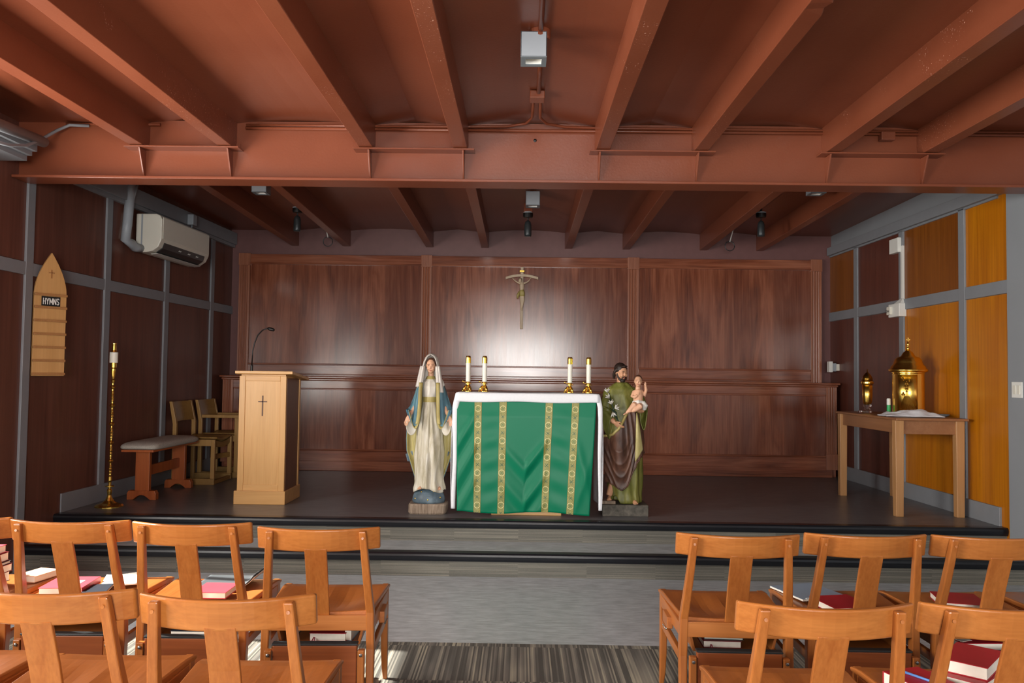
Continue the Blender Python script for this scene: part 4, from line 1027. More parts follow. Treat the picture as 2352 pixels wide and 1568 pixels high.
# ================================================================== the two painted statues
def lerp_prof(prof, z):
    if z <= prof[0][0]: return prof[0][1:]
    for a, b in zip(prof, prof[1:]):
        if z <= b[0]:
            t = (z-a[0])/(b[0]-a[0]); t = t*t*(3-2*t)*.5+t*.5
            return tuple(p+(q-p)*t for p, q in zip(a[1:], b[1:]))
    return prof[-1][1:]
def interp(tab, t):
    if t <= tab[0][0]: return tab[0][1]
    for a, b in zip(tab, tab[1:]):
        if t <= b[0]: return a[1]+(b[1]-a[1])*(t-a[0])/(b[0]-a[0])
    return tab[-1][1]
def garment(mb, prof, ztop, zbot, off=0.0, folds=None, th=None, nt=120, nv=50):
    """cloth shell round a profile (z, cx, cy, rx, ry); th(v,z) -> (start, end) angles, front is -90 degrees"""
    def fn(u, v):
        a0, a1 = (-270, 90) if th is None else (0, 0)
        zt = ztop if not callable(ztop) else None
        if th is None:
            a = math.radians(-270+360*u)
        z0 = None
        if th is not None:
            zz = (ztop if not callable(ztop) else .9)+((zbot if not callable(zbot) else .4)-(ztop if not callable(ztop) else .9))*v
            s, e = th(v, zz); a = math.radians(s+(e-s)*u)
        t = cos(a); A = ztop(a) if callable(ztop) else ztop; B = zbot(a) if callable(zbot) else zbot
        z = A+(B-A)*v
        cx, cy, rx, ry = lerp_prof(prof, z)
        f = off+(folds(a, z, v) if folds else 0)
        return Vector((cx+(rx+f)*cos(a), cy+(ry+f)*sin(a), z))
    mb.grid(fn, nt, nv); return mb
def head(mb, c, s, M):
    """s = head height; M rotates a head that looks along -y"""
    c = Vector(c)
    E_ = lambda p, r: mb.ell(c+M @ (Vector(p)*s), tuple(q*s for q in r), 18, M)
    E_((0, .06, .10), (.34, .42, .40)); E_((0, -.05, -.12), (.29, .33, .36)); E_((0, -.20, -.34), (.15, .15, .13))
    E_((0, -.16, .06), (.29, .24, .24)); E_((0, -.30, -.29), (.11, .08, .05))
    mb.tube([c+M @ (Vector(p)*s) for p in ((0, -.37, .08), (0, -.415, -.03), (0, -.455, -.12))], [.035*s, .048*s, .065*s], 8)
    for q in (-1, 1):
        E_((q*.15, -.31, -.13), (.10, .09, .11)); E_((q*.33, .04, -.03), (.035, .08, .12)); E_((q*.135, -.375, .105), (.09, .04, .03))
def face_bits(c, s, M, parent, brow='feature', iris='feature'):
    c = Vector(c); m = MB()
    for q in (-1, 1): m.ell(c+M @ (Vector((q*.135, -.385, .045))*s), (.055*s, .025*s, .022*s), 10, M)
    m.build('eyes', iris, parent, smooth=True)
    m = MB()
    for q in (-1, 1): m.tube([c+M @ (Vector(p)*s) for p in ((q*.06, -.405, .115), (q*.14, -.405, .145), (q*.22, -.35, .115))], [.012*s, .016*s, .008*s], 6)
    m.build('brows', brow, parent, smooth=True)
    m = MB()
    for dz in (-.245, -.285): m.tube([c+M @ (Vector(p)*s) for p in ((-.10, -.345, -.262), (0, -.385, dz), (.10, -.345, -.262))], [.008*s, .026*s, .008*s], 8)
    m.build('lips', 'lip', parent, smooth=True)
def hand(mb, wrist, d, nrm, thumb, s, curl=.25):
    """palm and five fingers; d along the hand, nrm palm normal, thumb side +1/-1 along d x nrm; s hand length"""
    wrist, d, nrm = Vector(wrist), Vector(d).normalized(), Vector(nrm).normalized()
    nrm = (nrm-d*nrm.dot(d)).normalized(); sd = d.cross(nrm)*thumb
    M = Matrix((sd, d, nrm)).transposed()
    mb.ell(wrist+d*s*.28, (s*.20, s*.29, s*.085), 14, M); mb.tube([wrist-d*s*.1, wrist+d*s*.12], [s*.12, s*.13], 10)
    for k, (o, L) in enumerate(((.145, .40), (.05, .46), (-.05, .42), (-.14, .33))):
        b = wrist+d*s*(.50-.03*abs(k-1))+sd*s*o; c1 = curl*(1+.15*k)
        p1 = b+(d*cos(c1*.5)+nrm*sin(c1*.5))*s*L*.42+sd*s*o*.12; p2 = p1+(d*cos(c1*1.3)+nrm*sin(c1*1.3))*s*L*.32; p3 = p2+(d*cos(c1*2)+nrm*sin(c1*2))*s*L*.26
        mb.tube([b-d*s*.08, b, p1, p2, p3], [s*.055, s*.055, s*.05, s*.044, s*.028], 8)
    b = wrist+d*s*.14+sd*s*.15
    mb.tube([b-sd*s*.06, b+sd*s*.07+d*s*.09, b+sd*s*.13+d*s*.21+nrm*s*.05, b+sd*s*.14+d*s*.33+nrm*s*.09], [s*.07, s*.065, s*.055, s*.032], 8)
def foot(mb, heel, d, s):
    heel, d = Vector(heel), Vector(d).normalized(); sd = Vector((-d.y, d.x, 0))
    mb.tube([heel, heel+d*s*.4+Vector((0, 0, .03*s)), heel+d*s*.72], [s*.17, s*.19, s*.16], 10, .8)
    for k in range(5):
        o = (k-2)*.085; mb.tube([heel+d*s*.68+sd*s*o, heel+d*s*(.92-.03*abs(k-1.2))+sd*s*o-Vector((0, 0, .03*s))], [s*.055, s*.045 if k else s*.05], 6)
RX, RY, RZ = (lambda a: Matrix.Rotation(math.radians(a), 3, 'X')), (lambda a: Matrix.Rotation(math.radians(a), 3, 'Y')), (lambda a: Matrix.Rotation(math.radians(a), 3, 'Z'))
def sharp(x): return 1-abs(sin(x))**.7          # cusped folds

# ---------------------------------------------------------------- veiled woman
r = empty('statue', (-.742, 6.785, ZP)); r.scale = (.94, 1, 1); tag(r, 'painted statue of a veiled woman in cream gown and blue mantle, standing on a globe', 'statue')
SM = r
m = MB(); rings = []
for z, k in ((0, .94), (.012, 1), (.07, 1.0), (.084, .96)):
    rings.append([Vector((.166*k*(abs(cos(a))**.35)*(1 if cos(a) >= 0 else -1), .128*k*(abs(sin(a))**.35)*(1 if sin(a) >= 0 else -1), z))+Vector((noise.noise(Vector((cos(a)*4, sin(a)*4, z*20)))*.006,)*2+(0,)) for a in [2*pi*i/60 for i in range(60)]])
m.loft(rings); m.build('plinth', 'bark', r, bevel=.004)
m = MB(); m.lathe([(.139, .084), (.143, .10), (.140, .13), (.125, .165), (.10, .188), (.06, .203), (.001, .206)], 40, sy=.80); GL = m.build('globe', 'globe', r, smooth=True)
m = MB()
for a, z in ((-118, .175), (-88, .115), (-62, .178), (-40, .13), (-140, .12)):
    rr_ = interp([(.084, .141), (.13, .141), (.165, .126), (.19, .10)], z); m.ell((rr_*cos(math.radians(a)), .80*rr_*sin(math.radians(a)), z), (.007, .004, .008), 8)
m.build('star', 'brass', GL, smooth=True)
PM = [(.185, 0, 0, .137, .100), (.25, 0, 0, .128, .098), (.46, 0, 0, .124, .10), (.66, 0, 0, .116, .095), (.80, 0, 0, .088, .082), (.925, 0, 0, .058, .058), (.96, 0, 0, .062, .063), (1.03, 0, 0, .078, .066), (1.065, 0, 0, .072, .055), (1.09, 0, 0, .042, .040), (1.11, 0, 0, .030, .030)]
def gf(a, z, v):
    k = min(1, max(0, (.92-z)/.25)); ph = a*1.0
    f = .012*k*(sharp(4.5*(a+pi/2)+1.2*sin(z*7))-.55)+.005*k*sin(11*a+z*6)
    knee = .030*exp(-((a+pi/2-.42)/.34)**2-((z-.50)/.14)**2)           # bent knee pushing forward
    vert = .016*exp(-((a+pi/2+.06)/.09)**2)*k-.012*exp(-((a+pi/2-.16)/.10)**2)*k
    hem = .012*sin(a*5+1)*exp(-((z-.2)/.05)**2)
    pool = .02*exp(-((z-.2)/.05)**2)*max(0, -sin(a))
    return f+knee+vert+hem+pool
m = MB(); garment(m, PM, .93, lambda a: .185+.02*sin(a*3+.5)*(1 if sin(a) < 0 else 0), 0.0, gf, None, 160, 70); GW = m.build('gown', 'gown', r, smooth=True, solid=.004)
def bf(a, z, v): return .006*sharp(5*(a+pi/2)*(1+.8*(z-1.0)))*sin(pi*min(1, v*1.1))+.008*exp(-((z-.965)/.03)**2)
m = MB(); garment(m, PM, 1.105, .94, .002, bf, None, 110, 24); m.build('bodice', 'gown_top', GW, smooth=True)
m = MB(); garment(m, PM, 1.118, 1.092, .004, lambda a, z, v: .003*sin(pi*v), None, 60, 5); m.build('neckband', 'gold_paint', GW, smooth=True)
m = MB(); garment(m, PM, .955, .905, .006, lambda a, z, v: .004*sin(pi*v), None, 60, 6); m.build('belt', 'gold_paint', GW, smooth=True)
# body
m = MB(); HC = Vector((0.004, -.026, 1.203)); MHd = RX(8) @ RZ(0)
head(m, HC, .125, MHd)
m.tube([(0, .004, 1.16), (0, .004, 1.12), (0, .004, 1.07)], [.026, .026, .03], 12)
m.tube([(0, .01, 1.06), (0, .005, 1.0), (0, 0, .92), (0, 0, .82), (0, 0, .5)], [.055, .058, .046, .06, .06], 14)
for q in (-1, 1):
    m.tube([(q*.03, .01, 1.045), (q*.080, .0, 1.02), (q*.112, -.012, .90), (q*.142, -.055, .835), (q*.176, -.085, .79)], [.028, .026, .020, .018, .016], 10)
    hand(m, (q*.176, -.087, .792), (q*.30, -.22, -.95), (0, -1, .1), -q*-1, .098, .22)
    m.tube([(q*.05, 0, .55), (q*.055, -.01, .3), (q*.07, -.03, .215)], [.035, .028, .022], 8)
foot(m, (-.066, -.045, .214), (-.05, -1, -.12), .085); foot(m, (.095, -.04, .208), (.12, -1, -.12), .080)
FG = m.build('figure', 'skin', r, remesh=.0034)
face_bits(HC, .125, MHd, FG)
m = MB(); m.ell(HC+Vector((0, .012, .018)), (.047, .053, .052), 16); m.build('hair', 'feature', FG, smooth=True)
# mantle over both arms: outer blue shell with gold border
def mantle_side(q):
    inner = [(.062, -.072, 1.065), (.066, -.085, .98), (.068, -.082, .90), (.072, -.10, .82), (.078, -.118, .75), (.092, -.128, .70), (.108, -.13, .688), (.126, -.128, .705), (.142, -.122, .75), (.156, -.112, .80), (.172, -.10, .845)]
    outer = [(.088, .055, 1.085), (.125, .055, 1.02), (.148, .055, .95), (.166, .05, .905), (.180, .04, .875), (.190, .03, .858), (.196, .015, .85), (.200, .0, .846), (.202, -.02, .844), (.202, -.045, .842), (.196, -.075, .842)]
    def P_(t, L):
        f = t*(len(L)-1); i = min(int(f), len(L)-2); k = f-i
        return Vector(L[i]).lerp(Vector(L[i+1]), k)
    def fn(u, v):
        a, b = P_(v, inner), P_(v, outer); p = a.lerp(b, u)
        bulge = (.050*sin(pi*u)**.7)*(1-.5*v); p.x += .022*sin(pi*u)*(u)*(1-.4*v); fold = .008*sin(u*16+v*5)*sin(pi*u)
        p.y -= bulge+fold; p.x *= q; return p
    m = MB(); m.grid(fn, 26, 50); o = m.build('mantle_front', 'blue', r, smooth=True, solid=.004)
    def bd(u, v):
        a, b = P_(v, inner), P_(v, outer); w_ = .030 if v < .6 else .020; d = (b-a).normalized()
        if v < .45: c = Vector((-1, .2, 0)); p = a+Vector((w_*1.0, -.006, 0))*(u)-Vector((.004, 0, 0))
        else: p = a+d*w_*u
        p = p.copy(); p.y -= .012+.006*sin(pi*u); p.x *= q; return p
    m = MB(); m.grid(bd, 5, 50); m.build('gold_border', 'gold_paint', o, smooth=True, solid=.005)
for q in (-1, 1): mantle_side(q)
def back(u, v):
    # mantle hanging behind, spread sideways, with a stepped hem
    s = 2*u-1; z = 1.06-.80*v; hw_ = interp([(.26, .115), (.33, .14), (.40, .165), (.50, .20), (.60, .205), (.72, .20), (.86, .18), (1.0, .125), (1.06, .095)], z)
    hem = 0
    y = .055-.03*abs(s)**2+.012*sin(s*15+z*3)*min(1, v*2)
    return Vector((s*hw_, y, z+.02*sin(s*14)*max(0, v-.8)*5*.3))
m = MB(); m.grid(back, 60, 40); o = m.build('mantle_lining', 'yellow_lining', r, smooth=True, solid=.003, label='pale yellow lining of the hanging mantle')
m = MB(); m.grid(lambda u, v: back(u, v)+Vector((0, .008, 0))+Vector(((u-.5)*.012, 0, 0)), 60, 40); m.build('mantle_back', 'blue', r, smooth=True, solid=.003)
for q in (-1, 1):      # blue tips showing below the lining
    m = MB(); m.grid(lambda u, v: Vector((q*(.15+.065*u-.02*v*u), .048-.02*u, .50-.09*v-.03*u*(1-v))), 8, 8); m.build('mantle_tip', 'globe', r, smooth=True, solid=.004)
    # white hanging cuffs
    def cf(u, v):
        a = 2*pi*u; c = Vector((.135, -.055, .80)).lerp(Vector((.150, -.088, .722)), v); hh = .02+.068*v**.8; hw_ = .018+.026*v
        p = c+Vector((hw_*cos(a)*(1.0), -.018*cos(a)*v, hh*sin(a)*(1 if sin(a) < 0 else .55)))
        p.x *= q; return p
    m = MB(); m.grid(cf, 36, 14); m.build('cuff', 'gown_top', r, smooth=True, solid=.006)
# veil
PV = [(.99, 0, .0, .118, .075), (1.04, 0, .0, .120, .075), (1.07, 0, .0, .112, .072), (1.10, 0, .0, .094, .068), (1.14, 0, .0, .083, .066), (1.19, 0, 0, .074, .066), (1.235, .002, 0, .066, .068), (1.268, .003, .002, .054, .060), (1.29, .003, .004, .036, .042), (1.302, .003, .006, .014, .016), (1.306, .003, .008, .001, .001)]
def vth(v, z):
    op = interp([(1.0, 52), (1.10, 46), (1.20, 40), (1.235, 34), (1.258, 16), (1.268, 2), (1.31, 0)], z)
    return -90+op, 270-op
def vfo(a, z, v):
    front = max(0, -sin(a)); return .007*front*sharp(9*a)*min(1, v*2)-.006*front*(z < 1.2)+.004*sin(7*a+z*20)*v
m = MB(); garment(m, PV, 1.306, lambda a: 1.045-.03*abs(sin(a)) if sin(a) > -.3 else 1.0+.02*cos(a)*-1, 0, vfo, vth, 90, 50)
m.build('veil', 'veil', r, smooth=True, solid=.006)
for q, zb in ((-1, 1.03), (1, .985)):
    m = MB(); m.grid(lambda u, v: Vector((q*(.045+.016*v+.040*u*(1+.5*v)), -.058-.016*v-.012*sin(pi*u)+.004*sin(u*14), 1.20+(zb-1.20)*v)), 12, 20); m.build('veil_fall', 'veil', r, smooth=True, solid=.008)

# ---------------------------------------------------------------- bearded man with a child
r = empty('statue', (.868, 6.845, ZP)); tag(r, 'painted statue of a bearded man in green and brown robes holding a child', 'statue')
m = MB(); m.box(-.187, .187, -.14, .14, 0, .092); PLN = m.build('plinth', 'stone', r, bevel=.006)
MB().box(-.20, -.075, -.10, .0, .092, .118).build('plank', 'bark', r, bevel=.004)
PJ = [(.095, .012, 0, .128, .105), (.16, .012, 0, .128, .105), (.25, .008, 0, .138, .112), (.40, 0, 0, .150, .118), (.55, -.004, 0, .155, .118), (.70, -.004, 0, .150, .112), (.80, -.008, 0, .135, .10), (.90, -.018, 0, .118, .090), (.98, -.024, 0, .120, .085), (1.025, -.022, 0, .112, .074), (1.06, -.022, .0, .078, .058), (1.085, -.022, 0, .048, .046)]
def jf(a, z, v):
    k = min(1, max(0, (.6-z)/.3)); f = .016*k*(sharp(4*(a+pi/2)+.6)-.5)+.006*k*sin(9*a+z*9)
    if z > .8: f += .004*sin(7*a+z*12)+.006*exp(-((z-.86)/.04)**2)
    return f+.012*exp(-((z-.12)/.04)**2)*max(0, -sin(a)+.3*cos(a))
m = MB(); garment(m, PJ, 1.085, lambda a: .098+(.055 if cos(a) < -.35 and sin(a) < 0 else 0)*min(1, (-.35-cos(a))*4), 0, jf, None, 150, 100); m.build('robe', 'olive', r, smooth=True, solid=.004)
ZT_ = lambda a: interp([(-1, .64), (-.6, .66), (-.3, .71), (.1, .83), (.45, .875), (.8, .85), (1, .80)], cos(a)) if sin(a) < .2 else .78
ZB_ = lambda a: interp([(-1, .27), (-.6, .235), (-.25, .205), (.1, .245), (.4, .36), (.7, .46), (1, .50)], cos(a)) if sin(a) < .2 else interp([(-1, .27), (1, .5)], cos(a))
def mf(a, z, v):
    t = cos(a); q = z-.33*(t+.25)**2*1.6
    sw = .012*(sharp(q*30)-.5)*min(1, max(0, (.62-z)/.12)) if sin(a) < .3 else 0
    vert = .010*(sharp(11*(a+pi/2)+z*3)-.5)*min(1, max(0, (z-.45)/.15))*(1 if t > -.15 else .3)
    knee = .045*exp(-((t+.28)/.30)**2-((z-.50)/.13)**2)*max(0, -sin(a))
    return sw+vert+knee+.006*sin(a*6)
m = MB(); garment(m, PJ, ZT_, ZB_, .014, mf, None, 170, 80); MN = m.build('brown_mantle', 'brownrobe', r, smooth=True, solid=.006)
m = MB(); pts = []
for k in range(61):
    a = math.radians(-185+170*k/60); z = ZT_(a); cx, cy, rx, ry = lerp_prof(PJ, z); f = .020+mf(a, z, 0); pts.append(Vector((cx+(rx+f)*cos(a), cy+(ry+f)*sin(a), z)))
m.tube(pts, .012, 8); m.build('mantle_edge', 'gold_paint', MN, smooth=True)
m = MB(); pts = []
for k in range(61):
    a = math.radians(-190+195*k/60); z = ZB_(a)+.004; cx, cy, rx, ry = lerp_prof(PJ, z); f = .016+mf(a, z, 1); pts.append(Vector((cx+(rx+f)*cos(a), cy+(ry+f)*sin(a), z)))
m.tube(pts, .006, 6); m.build('hem', 'brownrobe', MN, smooth=True)
m = MB(); m.grid(lambda u, v: Vector((.085+.068*u*(v**.8)-.01*v, -.135-.012*sin(pi*u)+.03*u*v, .84-.40*v+.10*v*u)), 10, 24); m.build('turned_flap', 'yellow_lining', MN, smooth=True, solid=.005)
# body
m = MB(); HC = Vector((-.030, -.02, 1.172)); MHd = RZ(30) @ RX(14) @ RY(-4)
head(m, HC, .138, MHd)
m.tube([(-.028, .0, 1.14), (-.024, .002, 1.08), (-.022, .004, 1.03)], [.036, .038, .05], 12)
m.tube([(-.022, .005, 1.03), (-.02, 0, .95), (-.012, 0, .8), (0, 0, .5)], [.07, .075, .075, .08], 14)
m.tube([(-.07, .0, 1.01), (-.125, -.005, .985), (-.150, -.045, .84), (-.135, -.075, .80), (-.095, -.118, .762)], [.04, .042, .034, .028, .020], 10)
hand(m, (-.098, -.118, .764), (.72, -.25, -.62), (.5, .6, .35), 1, .115, .55)
m.tube([(.03, .0, 1.01), (.085, -.005, .985), (.135, -.04, .875), (.128, -.09, .858), (.122, -.125, .862)], [.04, .042, .034, .027, .021], 10)
hand(m, (.135, -.125, .858), (-.95, -.30, .02), (0, -.15, 1), 1, .12, .22)
for q, x, zz in ((-1, -.125, .135), (1, .075, .108)):
    m.tube([(q*.05, 0, .55), (q*.06, -.01, .35), (x, -.055, zz+.02)], [.045, .036, .026], 8)
foot(m, (-.125, -.065, .142), (-.1, -1, -.1), .095); foot(m, (.075, -.07, .112), (.1, -1, -.06), .10)
FG = m.build('figure', 'skin_m', r, remesh=.0036)
face_bits(HC, .138, MHd, FG, 'hair')
s = .138; T = lambda p: HC+MHd @ (Vector(p)*s)
m = MB(); m.ell(T((0, .10, .16)), (.375*s, .42*s, .40*s), 18, MHd)
for q in (-1, 1): m.tube([T((q*.30, -.05, .25)), T((q*.36, .10, .05)), T((q*.33, .22, -.22)), T((q*.30, .24, -.48))], [.09*s, .11*s, .12*s, .06*s], 8)
m.tube([T((-.22, -.24, .40)), T((0, -.31, .44)), T((.22, -.24, .40))], [.05*s, .07*s, .05*s], 8); m.build('hair', 'hair', FG, smooth=True, remesh=.0045)
m = MB(); m.ell(T((0, -.24, -.46)), (.19*s, .16*s, .16*s), 14, MHd)
for q in (-1, 1): m.tube([T((q*.31, -.02, -.02)), T((q*.29, -.12, -.24)), T((q*.19, -.24, -.42))], [.035*s, .06*s, .09*s], 8); m.tube([T((q*.02, -.41, -.20)), T((q*.10, -.38, -.225)), T((q*.15, -.31, -.34))], [.03*s, .035*s, .04*s], 8)
m.build('beard', 'hair', FG, smooth=True, remesh=.004)
# sleeves
def sleeve(path, name):
    """path of (centre, radius, droop): a loose sleeve hanging below the arm"""
    C = [Vector(p[0]) for p in path]; n = len(C)
    def at_(f):
        i = min(int(f), n-2); k = f-i
        return C[i].lerp(C[i+1], k), path[i][1]+(path[i+1][1]-path[i][1])*k, path[i][2]+(path[i+1][2]-path[i][2])*k
    def fn(u, v):
        f = v*(n-1); c, rr_, dr = at_(f); d = (at_(min(n-1, f+.6))[0]-at_(max(0, f-.6))[0]).normalized()
        dn = Vector((0, -.35, -1)); dn = (dn-d*dn.dot(d)).normalized(); sd = d.cross(dn); a = 2*pi*u
        w_ = 1+.07*sin(a*5+v*7)
        low = max(0, cos(a))
        return c+(dn*cos(a)+sd*sin(a)*(1-.25*min(1, dr*8)))*rr_*w_+Vector((0, 0, -dr*low))
    m = MB(); m.grid(fn, 44, 36); return m.build(name, 'olive', r, smooth=True, solid=.006)
sleeve([((-.075, .0, 1.015), .046, 0), ((-.125, -.0, .985), .050, 0), ((-.148, -.025, .91), .050, .0), ((-.156, -.045, .84), .046, .03), ((-.140, -.078, .795), .040, .09), ((-.112, -.108, .772), .034, .12)], 'sleeve')
sleeve([((.035, .0, 1.015), .046, 0), ((.085, -.0, .985), .050, 0), ((.118, -.02, .93), .050, .0), ((.142, -.045, .875), .046, .04), ((.150, -.078, .862), .040, .10), ((.147, -.108, .86), .034, .125)], 'sleeve')
# lilies held in the hand
LS = MB(); LS.tube([(-.045, -.135, .72), (-.075, -.14, .80), (-.115, -.13, .90), (-.14, -.11, 1.0)], .005, 6)
for (a, b, c, L) in ((-.10, -.14, .86, .10), (-.12, -.13, .84, .09), (-.135, -.125, .88, .09)):
    LS.tube([(-.07, -.14, .78), ((a-.07)/2, b-.01, (c+.78)/2+.02), (a, b, c)], [.004, .011, .002], 6, .4)
LS = LS.build('lily_stem', 'leaf', r, smooth=True)
for k, (x, y, z, dx, dz) in enumerate(((-.118, -.145, .905, -.3, .8), (-.135, -.125, .955, -.6, .7), (-.150, -.12, 1.0, -.2, 1), (-.098, -.15, .875, .5, .3), (-.112, -.15, .845, .2, -.8))):
    m = MB(); d = Vector((dx, -.5, dz)).normalized(); o1 = d.orthogonal().normalized(); o2 = d.cross(o1); c = Vector((x, y, z))
    for j in range(5):
        t = 2*pi*j/5; e = o1*cos(t)+o2*sin(t); m.tube([c, c+d*.022+e*.009, c+d*.038+e*.026], [.003, .010, .002], 6, .5)
    m.build('lily', 'lily', LS, smooth=True)
# the child on his arm
ch = MB(); HC2 = Vector((.092, -.165, 1.098)); M2 = RZ(-8) @ RX(4); head(ch, HC2, .092, M2)
ch.tube([(.092, -.155, 1.07), (.093, -.15, 1.03)], [.018, .022], 10); ch.tube([(.094, -.15, 1.025), (.094, -.158, .985), (.094, -.15, .94), (.096, -.14, .905)], [.033, .040, .039, .042], 14)
ch.tube([(.066, -.15, 1.015), (.046, -.165, .975), (.060, -.19, .968), (.082, -.198, .985)], [.019, .017, .014, .010], 8); hand(ch, (.080, -.198, .984), (.6, -.1, .75), (0, .6, .2), -1, .036, .3)
ch.tube([(.122, -.15, 1.015), (.150, -.15, .985), (.157, -.165, 1.03), (.150, -.175, 1.060)], [.019, .017, .014, .010], 8); hand(ch, (.151, -.174, 1.058), (-.1, -.1, 1), (0, -1, 0), -1, .042, .25)
ch.tube([(.082, -.15, .91), (.052, -.205, .905), (.022, -.20, .868), (-.004, -.195, .842)], [.030, .025, .018, .012], 10); foot(ch, (-.004, -.192, .840), (-.7, -.6, -.35), .042)
ch.tube([(.112, -.15, .905), (.098, -.215, .895), (.062, -.21, .868), (.040, -.20, .856)], [.030, .025, .018, .013], 10); foot(ch, (.042, -.20, .856), (-.8, -.5, -.2), .042)
CH = ch.build('child_figure', 'skin', r, remesh=.0030)
face_bits(HC2, .092, M2, CH)
m = MB(); m.ell(HC2+M2 @ Vector((0, .012, .016)), (.034, .036, .036), 14); m.build('hair', 'feature', CH, smooth=True)
m = MB(); m.tube([(.06, -.165, .925), (.09, -.185, .93), (.13, -.165, .925)], [.016, .022, .018], 8); m.tube([(.128, -.17, .93), (.148, -.175, .90), (.142, -.165, .865)], [.02, .026, .014], 8); m.tube([(.056, -.165, .92), (.10, -.135, .915), (.14, -.15, .92)], [.024, .036, .024], 8); m.build('cloth', 'lily', CH, remesh=.004)
# ================================================================== books and papers left on the chairs
def book(loc, rz, w_, d, t, cover, label, group=None, spine='+x', ribbon=False, name='book', pages='page', tilt=0.0):
    """w along x, d along y; the spine lies on the named side"""
    r = empty(name, loc, math.radians(rz)); r.rotation_euler = (0, tilt, math.radians(rz)); tag(r, label, 'book', group)
    a, b = w_/2, d/2; c = .0025 if t > .012 else .001
    cv = MB(); cv.box(-a, a, -b, b, 0, c); cv.box(-a, a, -b, b, t-c, t)
    s = {'+x': (a-c, a, -b, b), '-x': (-a, -a+c, -b, b), '+y': (-a, a, b-c, b), '-y': (-a, a, -b, -b+c)}[spine]
    cv.box(*s, 0, t); cv.build('cover', cover, r, bevel=.0012)
    i = .004
    x0, x1, y0, y1 = -a+i, a-i, -b+i, b-i
    if spine == '+x': x1 = a-c
    if spine == '-x': x0 = -a+c
    if spine == '+y': y1 = b-c
    if spine == '-y': y0 = -b+c
    MB().box(x0, x1, y0, y1, c, t-c).build('pages', pages, r)
    if ribbon:
        x = ribbon
        MB().tube([(x, -b+.02, t*.5), (x, -b-.004, t*.45), (x-.004, -b-.012, t*.2), (x-.012, -b-.016, -.03)], .0022, 5).build('ribbon', 'ribbon', r)
        MB().tube([(x+.004, -b+.02, t*.5), (x+.004, -b-.004, t*.42), (x+.006, -b-.010, .0), (x+.008, -b-.014, -.028)], .0022, 5).build('ribbon', 'ribbon', r)
    return r
ZS = .4600
# the stack on the leftmost chair
z = ZS
for t, w_, d, cv, lab in ((.045, .15, .21, 'booknavy', 'dark blue book at the bottom of the stack on the leftmost chair'), (.036, .155, .22, 'bookdark', 'thick pale edged book second from the bottom of the stack'), (.012, .15, .21, 'bookgray', 'thin grey booklet in the middle of the stack'),
                        (.040, .145, .21, 'bookdark', 'dark red hymnal second from the top of the stack'), (.036, .13, .19, 'bookpink', 'pinkish red hymnal on top of the stack on the leftmost chair')):
    book((-2.51+random.uniform(-.006, .006), 3.84, z), random.uniform(-4, 3), w_, d, t, cv, lab, 'book stack on the leftmost chair', '-x'); z += t+.0005
book((-2.325, 3.985, ZS), -12, .11, .16, .030, 'peach', 'small peach coloured book beside the stack on the leftmost chair', spine='+y')
rb = book((-2.065, 3.80, ZS), 6, .19, .21, .032, 'bookpink', 'bright red book lying open edged on the chair with white papers', spine='+x')
MB().box(-.02, .055, -.03, .03, .0321, .0326).build('paper_label', 'page', rb, label='white paper label')
book((-1.915, 3.745, ZS), 14, .105, .19, .016, 'booknavy', 'thin black book under the white papers beside the bright red book', spine='+y')
o = MB().grid(lambda u, v: Vector((-.08+.16*u, -.11+.22*v, .004+.004*sin(u*5)*sin(v*4))), 10, 10).build('paper_sheets', 'page', smooth=True, solid=.006); o.location = (-1.90, 3.955, ZS+.004); o.rotation_euler = (0, 0, .35); tag(o, 'white sheets of paper on the chair with the bright red book', 'paper')
m = MB(); m.grid(lambda u, v: Vector((-.14+.28*u, -.105+.21*v, .006+.055*max(0, u-.72)**2/.078+.001*sin(v*9))), 24, 8)
o = m.build('folder', 'bookgray', smooth=True, solid=.004); o.location = (-1.375, 3.965, ZS); tag(o, 'grey paper folder with a curled right corner on a front row chair', 'folder')
m = MB(); m.grid(lambda u, v: Vector((-.13+.27*u, -.10+.20*v, .001+.05*max(0, u-.72)**2/.078)), 24, 8); m.build('paper', 'page', o, smooth=True, solid=.002)
book((-1.375, 3.76, ZS), 0, .15, .17, .028, 'bookpink', 'red hymnal lying in front of the grey folder', spine='-x')
nb = empty('notebook', (1.375, 3.94, ZS), math.radians(18)); tag(nb, 'blue grey spiral notebook on a right hand front row chair', 'notebook')
MB().box(-.12, .12, -.125, .125, 0, .008).build('pages', 'page', nb, bevel=.001); MB().box(-.12, .12, -.125, .125, .008, .0095).build('cover', 'bookblue', nb)
m = MB()
for k in range(22):
    x = -.10+.20*k/21; m.tube([(x, -.116, .010), (x, -.124, .014), (x, -.130, .006), (x, -.124, -.001), (x, -.116, .001)], .0011, 5)
m.build('spiral', 'white', nb, smooth=True)
book((1.435, 3.69, ZS), 12, .19, .20, .030, 'bookred', 'red hymnal lying in front of the spiral notebook', spine='+x')
book((2.0, 3.78, ZS), -12, .19, .20, .028, 'bookred', 'red hymnal alone on the seat by the right picture edge', spine='+x')
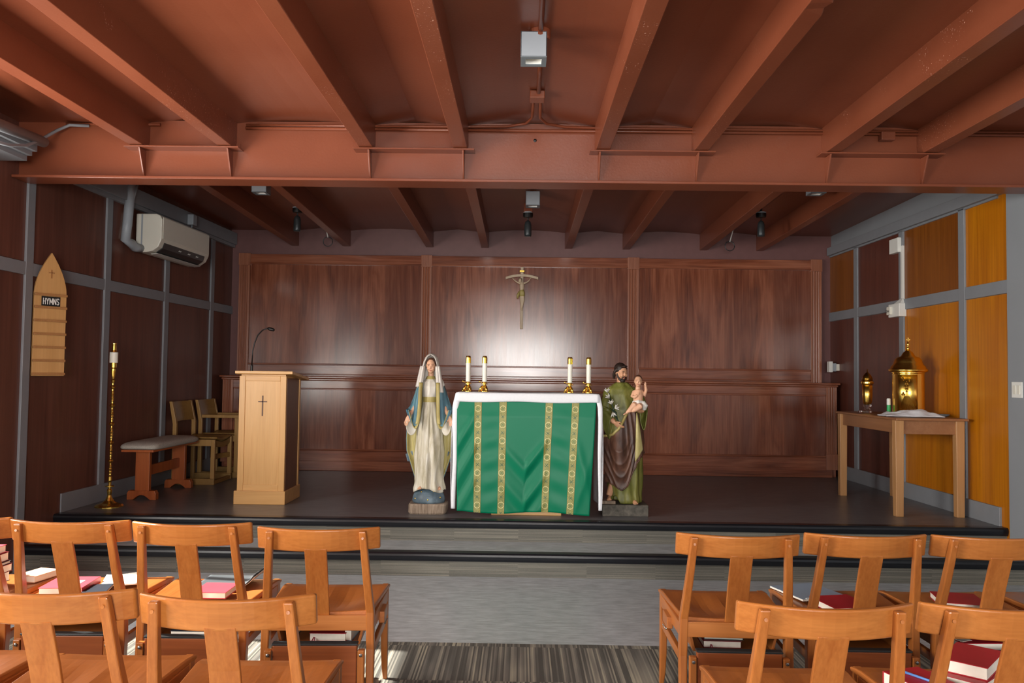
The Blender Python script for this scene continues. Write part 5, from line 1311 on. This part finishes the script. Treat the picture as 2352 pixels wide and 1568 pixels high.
# second row, right hand chair
book((1.535, 2.835, ZS), 42, .235, .165, .034, 'bookred', 'lower red hymnal under the thick one on the second row chair', spine='+x')
book((1.56, 2.865, ZS+.0345), 48, .23, .15, .042, 'bookred', 'thick red hymnal with wide white page edges topping the second row pile', spine='+y')
book((1.33, 2.72, ZS), 20, .15, .21, .040, 'bookred', 'red hymnal with a blue pen lying on it', spine='+y')
def pen(p0, p1, r_, mat, label, cat, tip):
    p0, p1 = Vector(p0), Vector(p1); d = p1-p0
    r = empty('pen', p0); tag(r, label, cat); q = d
    MB().tube([q*.12, q*.97, q], [r_, r_, r_*.7], 10).build('barrel', mat, r, smooth=True); MB().tube([q*0, q*.06, q*.12], [r_*.15, r_*.6, r_], 8).build('tip', tip, r, smooth=True)
    return r
pen((1.28, 2.79, ZS+.0445), (1.34, 2.69, ZS+.0445), .0042, 'penblue', 'light blue pen lying on a red hymnal', 'pen', 'white')
pen((1.40, 2.80, ZS+.004), (1.475, 2.70, ZS+.004), .0038, 'penorange', 'orange pencil on the seat beside the thick red hymnal', 'pencil', 'page').name = 'pencil'
pen((1.385, 2.765, ZS+.004), (1.44, 2.67, ZS+.004), .0038, 'penblue', 'dark blue pen next to the orange pencil on the seat', 'pen', 'charcoal')
# books in the racks under the front row seats
ZR = .3125
book((-.82, 3.675, ZR), 1, .16, .20, .036, 'bookred', 'red ribboned book in the rack under the chair left of the aisle', 'books in the racks', '+y', -.06)
book((-.985, 3.69, ZR), 0, .035, .18, .030, 'booknavy', 'narrow black book beside the red ribboned book in the left rack', 'books in the racks', '+y')
book((-.728, 3.69, ZR), -3, .035, .20, .046, 'bookblue', 'blue grey book leaning right of the red ribboned book in the rack', 'books in the racks', '+y')
book((-1.41, 3.68, ZR), 0, .19, .20, .034, 'booknavy', 'black book with white page edges in the rack below the grey folder', 'books in the racks', '+y')
book((.885, 3.675, ZR), -1, .165, .20, .030, 'bookdark', 'dark red book with a ribbon in the rack right of the aisle', 'books in the racks', '+y', -.05)
book((.90, 3.69, ZR+.0305), -4, .17, .19, .008, 'bookteal', 'thin teal booklet on the ribboned book in the rack right of the aisle', 'books in the racks', '+y')
book((2.0, 3.69, ZR), 3, .19, .20, .034, 'bookred', 'red book in the rack below the hymnal at the right picture edge', 'books in the racks', '+y')
o = MB().box(-.03, .03, -.05, .05, 0, .0015).build('card', 'page'); o.location = (1.93, 3.66, ZR+.0345); o.rotation_euler = (0, 0, .4); tag(o, 'small white card on the red book in the right rack', 'card')
